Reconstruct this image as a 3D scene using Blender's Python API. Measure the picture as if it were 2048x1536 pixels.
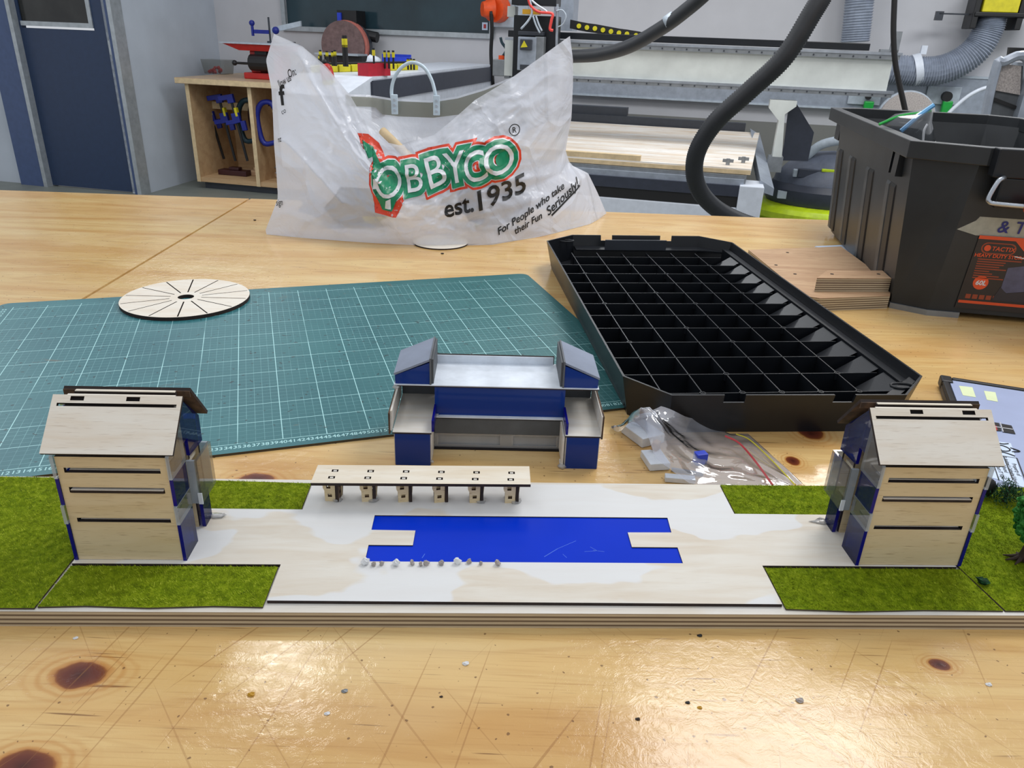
import bpy, bmesh, math, random
from mathutils import Vector, Matrix, noise
from mathutils.bvhtree import BVHTree

for _o in list(bpy.data.objects):
    bpy.data.objects.remove(_o, do_unlink=True)
SC = bpy.context.scene
COL = SC.collection
S = 0.01                      # all sizes below are written in centimetres; bench top is z = 0
random.seed(7)

# ---------------------------------------------------------------- camera
F, PITCH, ROLL, CH = 1535.0, 1.1416894, 0.0378067, 43.975
CR = Matrix.Rotation(PITCH, 3, 'X') @ Matrix.Rotation(ROLL, 3, 'Z')
cam = bpy.data.cameras.new('camera')
cam.sensor_width = 36.0
cam.sensor_fit = 'HORIZONTAL'
cam.lens = F / 2048 * 36
cam.clip_start = 0.02
cam.clip_end = 60
camo = bpy.data.objects.new('camera', cam)
camo.matrix_world = Matrix.Translation((0, 0, CH * S)) @ CR.to_4x4()
COL.objects.link(camo)
SC.camera = camo

# ---------------------------------------------------------------- world and lights
SC.view_settings.view_transform = 'Standard'
SC.view_settings.look = 'None'
SC.view_settings.exposure = 0.0
SC.view_settings.gamma = 1.0
SC.view_settings.use_curve_mapping = False
w = bpy.data.worlds.new('world')
SC.world = w
w.use_nodes = True
w.node_tree.nodes['Background'].inputs[0].default_value = (0.90, 0.94, 1.0, 1)
w.node_tree.nodes['Background'].inputs[1].default_value = 0.66


def panel(name, x, y, z, sx, sy, power, col=(1.0, 0.97, 0.93)):
    l = bpy.data.lights.new(name, 'AREA')
    l.shape = 'RECTANGLE'
    l.size, l.size_y = sx * S, sy * S
    l.energy = power
    l.color = col
    o = bpy.data.objects.new(name, l)
    o.location = (x * S, y * S, z * S)
    COL.objects.link(o)
    return o


panel('ceiling_and_fill_light', -86, 225, 180, 28, 13, 4.2)
panel('ceiling_and_fill_light', 94, 180, 180, 90, 84, 26, (1.0, 0.98, 0.97))
panel('ceiling_and_fill_light', 185, 392, 180, 60, 60, 12)
panel('ceiling_and_fill_light', -60, 20, 180, 120, 60, 2)  # unseen fill panel added for overall light, clear of the bench reflections
panel('ceiling_and_fill_light', 120, -60, 180, 120, 60, 2)  # second unseen fill panel, added behind the camera
panel('ceiling_and_fill_light', -280, 330, 180, 120, 60, 22, (0.95, 0.98, 1.0))  # added fill for the back left of the room
panel('ceiling_and_fill_light', -210, 520, 180, 120, 60, 16, (0.95, 0.98, 1.0))  # added fill that brightens the pale side wall
panel('ceiling_and_fill_light', 330, 440, 180, 120, 60, 38, (0.95, 0.98, 1.0))  # added fill for the back right of the room
panel('ceiling_and_fill_light', 40, 480, 180, 120, 60, 22, (0.95, 0.98, 1.0))  # added fill for the middle of the back wall


# ---------------------------------------------------------------- small maths
def ray(u, v):
    return CR @ Vector(((u - 1024) / F, -(v - 768) / F, -1.0))


def Z(u, v, z=0.0):            # where the sight line meets the level z
    d = ray(u, v)
    t = (z - CH) / d.z
    return Vector((d.x * t, d.y * t, z))


def Y(u, v, y):                # where it meets the upright plane at distance y
    d = ray(u, v)
    t = y / d.y
    return Vector((d.x * t, y, CH + d.z * t))


def lerp(a, b, t):
    return a + (b - a) * t


def curve_at(pts, t):          # pts: list of (t, value...)
    for i in range(len(pts) - 1):
        if t <= pts[i + 1][0] or i == len(pts) - 2:
            a, b = pts[i], pts[i + 1]
            k = (t - a[0]) / (b[0] - a[0])
            return [lerp(p, q, k) for p, q in zip(a[1:], b[1:])]


def smooth_pts(pts, n=8):      # Catmull-Rom
    P = [Vector(p) for p in pts]
    P = [P[0] * 2 - P[1]] + P + [P[-1] * 2 - P[-2]]
    out = []
    for i in range(1, len(P) - 2):
        a, b, c, d = P[i - 1:i + 3]
        for k in range(n):
            t = k / n
            out.append(0.5 * ((2 * b) + (c - a) * t + (2 * a - 5 * b + 4 * c - d) * t * t + (3 * b - a - 3 * c + d) * t ** 3))
    out.append(P[-2])
    return out


# ---------------------------------------------------------------- materials
def lin(c):
    r = []
    for x in c[:3]:
        x = x / 255.0
        r.append(x / 12.92 if x <= 0.04045 else ((x + 0.055) / 1.055) ** 2.4)
    return (r[0], r[1], r[2], 1)


class NT:
    def __init__(self, name):
        self.m = bpy.data.materials.new(name)
        self.m.use_nodes = True
        self.t = self.m.node_tree
        self.b = self.t.nodes['Principled BSDF']
        self.out = self.t.nodes['Material Output']
        self._c = None

    def n(self, kind, **kw):
        nd = self.t.nodes.new(kind)
        for k, v in kw.items():
            setattr(nd, k, v)
        return nd

    def l(self, a, b):
        self.t.links.new(a, b)

    def coords(self):
        if self._c is None:
            self._c = self.n('ShaderNodeTexCoord').outputs['Object']
        return self._c

    def mapping(self, scale=(1, 1, 1), rot=(0, 0, 0), loc=(0, 0, 0), src=None):
        m = self.n('ShaderNodeMapping')
        m.inputs['Scale'].default_value = scale
        m.inputs['Rotation'].default_value = rot
        m.inputs['Location'].default_value = loc
        self.l(src or self.coords(), m.inputs[0])
        return m.outputs[0]

    def noise(self, scale, vec=None, detail=4, rough=0.55, dist=0.0, out=0):
        m = self.n('ShaderNodeTexNoise')
        m.inputs['Scale'].default_value = scale
        m.inputs['Detail'].default_value = detail
        m.inputs['Roughness'].default_value = rough
        m.inputs['Distortion'].default_value = dist
        self.l(vec or self.coords(), m.inputs['Vector'])
        return m.outputs[out]

    def ramp(self, fac, stops):
        r = self.n('ShaderNodeValToRGB')
        e = r.color_ramp.elements
        while len(e) < len(stops):
            e.new(0.5)
        for i, (p, c) in enumerate(stops):
            e[i].position = p
            e[i].color = c if len(c) == 4 and max(c) <= 1.0 else lin(c)
        self.l(fac, r.inputs[0])
        return r.outputs[0]

    def rng(self, fac, a, b, c=0.0, d=1.0):
        r = self.n('ShaderNodeMapRange')
        r.inputs[1].default_value, r.inputs[2].default_value = a, b
        r.inputs[3].default_value, r.inputs[4].default_value = c, d
        self.l(fac, r.inputs[0])
        return r.outputs[0]

    def math(self, op, a, b=None, c=None, clamp=False):
        m = self.n('ShaderNodeMath', operation=op, use_clamp=clamp)
        for i, x in enumerate((a, b, c)):
            if x is None:
                continue
            if isinstance(x, (int, float)):
                m.inputs[i].default_value = x
            else:
                self.l(x, m.inputs[i])
        return m.outputs[0]

    def mix(self, fac, a, b, blend='MIX'):
        m = self.n('ShaderNodeMix', data_type='RGBA', blend_type=blend)
        if isinstance(fac, (int, float)):
            m.inputs[0].default_value = fac
        else:
            self.l(fac, m.inputs[0])
        for i, x in ((6, a), (7, b)):
            if isinstance(x, tuple):
                m.inputs[i].default_value = x if max(x) <= 1.0 else lin(x)
            else:
                self.l(x, m.inputs[i])
        return m.outputs[2]

    def sep(self, vec=None):
        s = self.n('ShaderNodeSeparateXYZ')
        self.l(vec or self.coords(), s.inputs[0])
        return s.outputs

    def bump(self, h, strength=0.2, dist=0.001):
        b = self.n('ShaderNodeBump')
        b.inputs['Strength'].default_value = strength
        b.inputs['Distance'].default_value = dist
        self.l(h, b.inputs['Height'])
        self.l(b.outputs[0], self.b.inputs['Normal'])
        return b

    def base(self, c):
        if isinstance(c, tuple):
            self.b.inputs['Base Color'].default_value = lin(c)
        else:
            self.l(c, self.b.inputs['Base Color'])

    def set(self, rough=0.5, metal=0.0, spec=0.5, **kw):
        self.b.inputs['Roughness'].default_value = rough
        self.b.inputs['Metallic'].default_value = metal
        self.b.inputs['Specular IOR Level'].default_value = spec
        for k, v in kw.items():
            self.b.inputs[k.replace('_', ' ')].default_value = v
        return self.m


def plain(name, col, rough=0.5, metal=0.0, spec=0.5, var=0.06, scale=25, bump=0.0, bscale=200):
    t = NT(name)
    n = t.noise(scale, detail=5)
    a = tuple(max(0, c * (1 - var)) for c in col)
    b = tuple(min(255, c * (1 + var)) for c in col)
    t.base(t.ramp(n, [(0.3, a), (0.7, b)]))
    if bump:
        t.bump(t.noise(bscale), bump)
    return t.set(rough, metal, spec)


def birch(name, light, mid, dark, axis='x', scale=5.0, rough=0.6, fleck=0.6):
    t = NT(name)

    def st(a, b):
        return tuple((a if axis == k else b) * scale for k in 'xyz')
    big = t.noise(3.0, t.mapping(st(.7, 5)), 3, 0.5, 0.6)
    c = t.ramp(big, [(0.3, mid), (0.62, light)])
    soft = t.noise(4, t.mapping(st(1, 3), loc=(3, 5, 7)), 3)
    c = t.mix(t.rng(soft, 0.5, 0.75, 0, 0.3), c, mid)
    fl = t.noise(1.6, t.mapping(st(7, 130)), 2, 0.5)
    c = t.mix(t.rng(fl, 0.62, 0.74, 0, fleck), c, dark)
    fl2 = t.noise(1.6, t.mapping(st(4, 60), loc=(5, 9, 2)), 4, 0.6)
    c = t.mix(t.rng(fl2, 0.58, 0.75, 0, fleck * .5), c, dark)
    t.base(c)
    t.bump(t.noise(4, t.mapping(st(7, 130))), 0.08)
    return t.set(rough, 0, 0.35)


def see_through(name, tint, opacity, body, gloss=0.12, rough=0.03, edge=None):
    """clear or tinted plastic: light passes with a tint, part scatters, the surface reflects"""
    t = NT(name)
    tr = t.n('ShaderNodeBsdfTransparent')
    tr.inputs[0].default_value = lin(tint)
    t.b.inputs['Base Color'].default_value = lin(body)
    t.b.inputs['Roughness'].default_value = 0.4
    t.b.inputs['Specular IOR Level'].default_value = 0.2
    mx = t.n('ShaderNodeMixShader')
    mx.inputs[0].default_value = opacity
    t.l(tr.outputs[0], mx.inputs[1])
    t.l(t.b.outputs[0], mx.inputs[2])
    gl = t.n('ShaderNodeBsdfGlossy')
    gl.inputs['Roughness'].default_value = rough
    fr = t.n('ShaderNodeLayerWeight')
    fr.inputs['Blend'].default_value = 0.5
    sch = t.math('MULTIPLY_ADD', t.math('POWER', fr.outputs['Facing'], 4.0), 0.9, 0.045)
    m2 = t.n('ShaderNodeMixShader')
    t.l(t.math('MULTIPLY', sch, gloss * 8, clamp=True), m2.inputs[0])
    t.l(mx.outputs[0], m2.inputs[1])
    t.l(gl.outputs[0], m2.inputs[2])
    t.l(m2.outputs[0], t.out.inputs[0])
    return t.m, t


def bench_mat():
    t = NT('bench_plywood')
    xyz = t.sep()
    # sheets: every joint changes the grain a little
    wob = t.noise(2.2, t.mapping((0.6, 3.0, 1)), 3, 0.5)
    g1 = t.noise(2.0, t.mapping((0.8, 7.5, 1)), 3, 0.5, 1.2)
    rings = t.math('SINE', t.math('MULTIPLY', g1, 46.0))
    c = t.ramp(g1, [(0.25, (204, 158, 96)), (0.5, (218, 180, 118)), (0.75, (228, 198, 138))])
    c = t.mix(t.rng(rings, 0.3, 1.0, 0, 0.22), c, (190, 142, 84))
    fine = t.noise(3.0, t.mapping((4, 160, 1)), 3, 0.6)
    c = t.mix(t.rng(fine, 0.54, 0.72, 0, 0.42), c, (172, 122, 68))
    dash = t.noise(1.5, t.mapping((9, 210, 1), loc=(3, 1, 0)), 1, 0.4)
    c = t.mix(t.rng(dash, 0.70, 0.77, 0, 0.75), c, (112, 70, 38))
    pale = t.noise(3.4, t.mapping((1, 2.2, 1), loc=(7, 2, 0)), 2)
    c = t.mix(t.rng(pale, 0.52, 0.68, 0, 0.3), c, (236, 214, 166))
    # knots: x, y, size along grain, size across (m)
    knots = []
    for (ku, kv, sx, sy) in ((160, 1350, .019, .0125), (48, 1532, .019, .012), (1880, 1330, .0085, .006), (1622, 866, .015, .016), (1586, 922, .008, .010), (512, 960, .02, .013)):
        kp = Z(ku, kv) * S
        knots.append((kp.x, kp.y, sx, sy))
    for i, (kx, ky, sx, sy) in enumerate(knots):
        vv = t.mapping((1 / sx, 1 / sy, 0), loc=(-kx / sx, -ky / sy, 0))
        add = t.n('ShaderNodeVectorMath', operation='ADD')
        nz = t.n('ShaderNodeTexNoise')
        nz.inputs['Scale'].default_value = 55
        t.l(t.coords(), nz.inputs['Vector'])
        sc = t.n('ShaderNodeVectorMath', operation='SCALE')
        sc.inputs['Scale'].default_value = 0.5
        t.l(nz.outputs['Color'], sc.inputs[0])
        t.l(vv, add.inputs[0])
        t.l(sc.outputs[0], add.inputs[1])
        ln = t.n('ShaderNodeVectorMath', operation='LENGTH')
        sb = t.n('ShaderNodeVectorMath', operation='SUBTRACT')
        sb.inputs[1].default_value = (0.25, 0.25, 0.25)
        t.l(add.outputs[0], sb.inputs[0])
        pj = t.n('ShaderNodeVectorMath', operation='MULTIPLY')
        pj.inputs[1].default_value = (1, 1, 0)
        t.l(sb.outputs[0], pj.inputs[0])
        t.l(pj.outputs[0], ln.inputs[0])
        d = ln.outputs['Value']
        halo = t.math('MULTIPLY', t.rng(d, 1.0, 2.6, 1, 0), t.rng(t.math('SINE', t.math('MULTIPLY', d, 13.0)), -0.5, 1, 0.25, 0.8))
        c = t.mix(halo, c, (190, 130, 62))
        core = t.ramp(t.math('MULTIPLY', d, 0.7, clamp=True), [(0.0, (70, 28, 20)), (0.45, (104, 48, 32)), (0.62, (122, 66, 34)), (0.7, (170, 108, 52))])
        c = t.mix(t.rng(d, 0.95, 1.08, 1, 0), c, core)
    # long dark knife scratches over the cutting area
    for a, sc_, off, s_ in ((-0.98, 26, 1.0, .35), (-1.35, 30, 4.2, .3), (0.9, 24, 8.4, .2)):
        vv = t.mapping((1, 1, 1), rot=(0, 0, a))
        vv = t.mapping((3.5, 330, 1), loc=(off, off, 0), src=vv)
        k = t.noise(1.2, vv, 0, 0.3)
        near = t.math('MULTIPLY', t.rng(xyz[1], 0.55, 0.46, 0, 1), t.rng(k, 0.765, 0.79, 0, s_ + .1))
        c = t.mix(near, c, (150, 100, 52))
    spk = t.noise(240, None, 0)
    c = t.mix(t.rng(spk, 0.80, 0.83, 0, 0.7), c, (96, 62, 40))
    t.base(c)
    # varnish: rubbed and scratched so the lamps glare softly
    r = t.noise(14, None, 6, 0.7)
    t.l(t.rng(r, 0.3, 0.7, 0.07, 0.20), t.b.inputs['Roughness'])
    s1 = t.noise(90, t.mapping((1, 1, 1)), 4, 0.7, 1.5)
    b = t.bump(s1, 0.36, 0.0006)
    t.b.inputs['Specular IOR Level'].default_value = 0.5
    return t.m


def mat_grid():
    t = NT('cutting_mat_vinyl')
    x, y, z = t.sep()

    def lines(v, period, wdt):
        f = t.math('PINGPONG', v, period / 2)
        return t.math('LESS_THAN', f, wdt)
    fx = lines(x, .01, .00022)
    fy = lines(y, .01, .00022)
    bx = lines(x, .05, .0005)
    by = lines(y, .05, .0005)
    n = t.noise(5, None, 4)
    c = t.ramp(n, [(0.3, (36, 100, 110)), (0.7, (56, 120, 126))])
    c = t.mix(t.rng(x, 0.25, 0.8, 0, 0.55), c, (30, 92, 88))
    thin = t.math('MAXIMUM', fx, fy)
    worn = t.rng(t.noise(9, None, 3), 0.38, 0.6, 0.15, 0.6)
    bold = t.math('MAXIMUM', bx, by)
    inside = t.math('MULTIPLY', t.math('MULTIPLY', t.math('GREATER_THAN', x, -0.0006), t.math('LESS_THAN', x, 0.8806)),
                    t.math('MULTIPLY', t.math('GREATER_THAN', y, -0.0006), t.math('LESS_THAN', y, 0.5606)))
    c = t.mix(t.math('MULTIPLY', t.math('MULTIPLY', thin, worn), inside), c, (150, 205, 208))
    wb = t.rng(t.noise(6, t.mapping((1, 1, 1), loc=(4, 4, 0)), 3), 0.36, 0.5, 0.25, 0.9)
    c = t.mix(t.math('MULTIPLY', t.math('MULTIPLY', bold, wb), inside), c, (178, 228, 230))
    # dried glue and paint smears
    sm = t.noise(9, t.mapping((1, 2.4, 1), rot=(0, 0, -0.3)), 8, 0.75, 1.0)
    c = t.mix(t.rng(sm, 0.66, 0.74, 0, 0.6), c, (150, 158, 156))
    sm2 = t.noise(7, t.mapping((1, 2, 1), loc=(9, 3, 0)), 7, 0.7, 0.8)
    c = t.mix(t.rng(sm2, 0.66, 0.72, 0, 0.6), c, (110, 98, 80))
    sp = t.noise(160, None, 0)
    c = t.mix(t.rng(sp, 0.79, 0.81, 0, 0.8), c, (22, 48, 52))
    t.base(c)
    t.bump(t.noise(60, None, 6), 0.15, 0.0005)
    return t.set(0.42, 0, 0.4)


def ply_edge(name, zs=1.0):
    t = NT(name)
    x, y, z = t.sep()
    s = t.math('SINE', t.math('MULTIPLY_ADD', z, 2 * math.pi / 0.0042 * zs, t.math('MULTIPLY', t.noise(3), 1.2)))
    c = t.ramp(t.rng(s, -1, 1), [(0.15, (110, 94, 76)), (0.36, (160, 142, 116)), (0.6, (190, 174, 146)), (1, (198, 182, 154))])
    fine = t.noise(2, t.mapping((12, 12, 400)), 3)
    c = t.mix(t.rng(fine, 0.5, 0.8, 0, 0.4), c, (120, 96, 70))
    t.base(c)
    return t.set(0.7, 0, 0.3)


def grass_base():
    t = NT('grass_pile')
    n = t.noise(120, None, 6, 0.7)
    b = t.noise(14, None, 3)
    c = t.ramp(n, [(0.3, (70, 90, 2)), (0.5, (114, 138, 8)), (0.72, (160, 176, 34))])
    c = t.mix(t.rng(b, 0.4, 0.7, 0, 0.5), c, (128, 138, 18))
    t.base(c)
    t.bump(t.noise(420, None, 4, 0.8), 0.9, 0.0015)
    return t.set(0.9, 0, 0.15)


def blade_mat(name, a, b, c):
    t = NT(name)
    n = t.noise(260, None, 2)
    t.base(t.ramp(n, [(0.3, a), (0.5, b), (0.7, c)]))
    return t.set(0.8, 0, 0.2)


M = {}
M['bench'] = bench_mat()
M['bench_edge'] = ply_edge('bench_ply_edge')
M['board_edge'] = ply_edge('board_ply_edge')
M['matgrid'] = mat_grid()
M['mat_edge'] = plain('cutting_mat_core', (70, 62, 46), 0.7)
M['print'] = plain('printed_pale_ink', (172, 220, 222), 0.5, var=0.02)
M['birch'] = birch('birch_ply_pale', (230, 222, 206), (220, 206, 182), (160, 132, 100), fleck=.35)
M['birch_white'] = birch('birch_ply_whitened', (224, 221, 214), (216, 208, 194), (178, 164, 144), fleck=.22)
M['birch_warm'] = birch('pine_ply_warm', (218, 200, 164), (210, 189, 148), (140, 110, 78), fleck=.7)
M['birch_paved'] = birch('birch_ply_patchy', (222, 217, 206), (212, 201, 184), (178, 164, 144), fleck=.22)
_t = M['birch_paved'].node_tree
_n = NT.__new__(NT)
_n.m, _n.t, _n.b, _n._c = M['birch_paved'], _t, _t.nodes['Principled BSDF'], None
_lk = _n.b.inputs['Base Color'].links[0].from_socket
_pt = _n.noise(7.0, _n.mapping((1, 1.6, 1), loc=(2.2, .4, 0)), 3, 0.45)
_n.l(_n.mix(_n.rng(_pt, 0.50, 0.515, 0, 0.75), _lk, (222, 225, 228)), _n.b.inputs['Base Color'])
M['birch_roof'] = birch('roof_ply_pale', (236, 230, 218), (228, 216, 198), (158, 132, 104), fleck=.35)
M['burnt'] = plain('laser_burnt_edge', (38, 26, 22), 0.8, var=0.25, scale=90)
M['brownedge'] = plain('laser_browned_edge', (78, 58, 42), 0.8, var=0.3, scale=90)
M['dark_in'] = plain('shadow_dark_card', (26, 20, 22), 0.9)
M['grass'] = grass_base()
M['blade'] = blade_mat('grass_blade', (92, 112, 6), (136, 156, 12), (186, 198, 60))
M['greybrd'] = plain('grey_painted_card', (92, 96, 102), 0.6, var=0.08)
M['greyroof'] = plain('grey_sheet_card', (128, 138, 158), 0.55, var=0.05)
M['greywall'] = plain('dark_grey_card', (84, 88, 92), 0.6, var=0.1)
M['whitepaint'] = plain('white_brushed_paint', (218, 226, 236), 0.45, var=0.06, scale=40)
M['white'] = plain('white_powder_coat', (212, 218, 228), 0.4, var=0.03)
M['offwhite'] = plain('aged_white_enamel', (200, 204, 200), 0.4, var=0.05, scale=6)
M['blackpl'] = plain('black_polypropylene', (20, 23, 28), 0.34, spec=0.4, var=0.12, bump=0.05, bscale=500)
M['blackdust'] = plain('black_plastic_dusty', (35, 38, 41), 0.40, var=0.22, scale=9, bump=0.05)
M['black'] = plain('matte_black', (20, 20, 22), 0.5)
M['darkgrey'] = plain('dark_grey_plastic', (52, 56, 64), 0.45)
M['charcoal'] = plain('charcoal_panel', (50, 55, 68), 0.4)
M['midgrey'] = plain('mid_grey_plastic', (92, 98, 112), 0.4)
M['lightgrey'] = plain('light_grey_plastic', (176, 186, 196), 0.4)
M['steel'] = plain('brushed_steel', (178, 184, 192), 0.28, 0.85, var=0.05)
M['dullsteel'] = plain('dull_steel', (138, 142, 146), 0.45, 0.6)
M['silver'] = plain('silver_painted_steel', (158, 166, 178), 0.35, 0.3)
M['orange'] = plain('orange_rubber', (232, 84, 26), 0.45)
M['red'] = plain('red_enamel', (178, 34, 30), 0.4)
M['crimson'] = plain('crimson_plastic', (176, 22, 46), 0.45)
M['yellow'] = plain('yellow_plastic', (206, 194, 30), 0.45)
M['mustard'] = plain('mustard_paint', (190, 140, 20), 0.5)
M['bluepl'] = plain('blue_plastic', (30, 60, 190), 0.4)
M['clampblue'] = plain('navy_blue_plastic', (22, 36, 130), 0.4)
M['teal'] = plain('dark_teal_enamel', (22, 52, 62), 0.4)
M['maroon'] = plain('maroon_enamel', (58, 24, 28), 0.4)
M['lime'] = plain('lime_green_plastic', (188, 212, 32), 0.35)
M['greenpl'] = plain('green_plastic', (20, 160, 60), 0.4)
M['redcable'] = plain('red_cable_sheath', (232, 74, 66), 0.4)
M['hose'] = plain('black_ribbed_hose', (44, 46, 50), 0.45)
M['duct'] = plain('grey_flexible_duct', (150, 158, 172), 0.42)
M['wall'] = plain('white_wall_paint', (196, 196, 200), 0.75, var=0.02, scale=3)
M['walllow'] = plain('grey_lower_wall', (128, 128, 124), 0.8, var=0.03, scale=3)
M['sidewall'] = plain('pale_side_wall_paint', (186, 194, 204), 0.75, var=0.03, scale=3)
M['floor'] = plain('grey_vinyl_floor', (118, 122, 116), 0.5, var=0.05, scale=5)
M['doorblue'] = plain('dark_blue_door_paint', (36, 54, 84), 0.45, var=0.05)
M['frameblue'] = plain('blue_grey_frame_paint', (66, 84, 122), 0.45, var=0.04)
M['alu'] = plain('aluminium_trim', (170, 176, 180), 0.35, 0.4)
M['tan'] = birch('cupboard_ply', (196, 164, 124), (180, 146, 108), (150, 116, 82), scale=1.0)
M['tanedge'] = plain('cupboard_ply_edge', (212, 188, 148), 0.6)
M['cuptop'] = plain('cupboard_top_laminate', (186, 160, 130), 0.4)
M['osb'] = birch('worn_spoil_board', (236, 232, 226), (216, 194, 166), (160, 128, 98), scale=.9, fleck=.9)
M['pink'] = plain('sanding_disc_grit', (116, 94, 92), 0.85, var=0.12, scale=30)
M['rust'] = plain('rusty_disc_rim', (190, 110, 98), 0.6)
M['roughwood'] = birch('weathered_ply', (192, 160, 126), (172, 136, 104), (128, 94, 66), scale=2.5, fleck=.9)
M['stone_w'] = plain('white_quartz', (222, 224, 226), 0.5, var=0.05, scale=150, bump=0.4, bscale=400)
M['stone_g'] = plain('grey_pebble', (168, 160, 156), 0.6, var=0.15, scale=150, bump=0.4, bscale=400)
M['leaf'] = blade_mat('foam_leaf_green', (20, 74, 24), (46, 120, 48), (96, 168, 88))
M['leafdark'] = blade_mat('dark_needle_green', (8, 34, 18), (18, 56, 30), (34, 84, 48))
M['bark'] = plain('dark_brown_bark', (54, 40, 30), 0.8, bump=0.4)
M['glue'] = see_through('dried_hot_glue', (235, 235, 235), 0.35, (220, 220, 220))[0]
M['ink'] = plain('black_ink', (18, 18, 20), 0.5)
M['lgreen'] = plain('logo_green_ink', (0, 128, 88), 0.35, var=0.02)
M['lred'] = plain('logo_red_ink', (222, 66, 36), 0.35, var=0.02)
M['lwhite'] = plain('logo_white_ink', (214, 216, 220), 0.35, var=0.02)
M['label_or'] = plain('label_orange_ink', (222, 84, 44), 0.4, var=0.02)
M['label_rust'] = plain('label_dim_orange_ink', (150, 66, 42), 0.4, var=0.02)
M['label_bg'] = plain('label_black_card', (44, 38, 38), 0.4)
M['label_pic'] = plain('label_slate_picture', (84, 86, 112), 0.4, var=0.1, scale=60)
M['label_pic2'] = plain('label_dark_picture', (46, 44, 52), 0.4)
M['tape'] = plain('masking_tape', (168, 170, 160), 0.6, var=0.08, scale=60)
M['marker'] = plain('blue_marker_ink', (36, 42, 128), 0.5)
M['tabgrey'] = plain('lavender_grey_case', (166, 178, 210), 0.4, var=0.02)
M['paper'] = plain('pale_sticker_paper', (206, 222, 244), 0.5, var=0.02)
M['ypaper'] = plain('pale_yellow_note', (226, 236, 190), 0.5, var=0.02)
M['stickred'] = plain('sticker_red', (176, 52, 58), 0.4)
M['glassdark'] = plain('dark_teal_window_glass', (38, 58, 66), 0.12, var=0.15, scale=2.5)
M['doorglass'] = plain('dark_door_glass', (40, 40, 38), 0.15, var=0.3, scale=4)
M['bluesolid'] = plain('blue_acrylic_pool', (0, 50, 196), 0.2, spec=0.12, var=0.03, scale=8)
M['acr_blue'] = see_through('blue_acrylic', (60, 104, 190), 0.16, (4, 44, 124), 0.08)[0]
M['acr_bluedge'] = see_through('blue_acrylic_cut_edge', (20, 30, 200), 0.85, (6, 8, 128), 0.05)[0]
M['acr_deep'] = see_through('deep_blue_acrylic', (6, 60, 160), 0.86, (0, 52, 136), 0.06, 0.08)[0]
M['acr_clear'] = see_through('clear_acrylic', (216, 216, 212), 0.06, (205, 210, 214), 0.10)[0]
M['acr_clearedge'] = see_through('clear_acrylic_cut_edge', (220, 228, 232), 0.45, (206, 216, 228), 0.15)[0]
M['frost'] = plain('frosted_white_panel', (168, 170, 172), 0.4)


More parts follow.
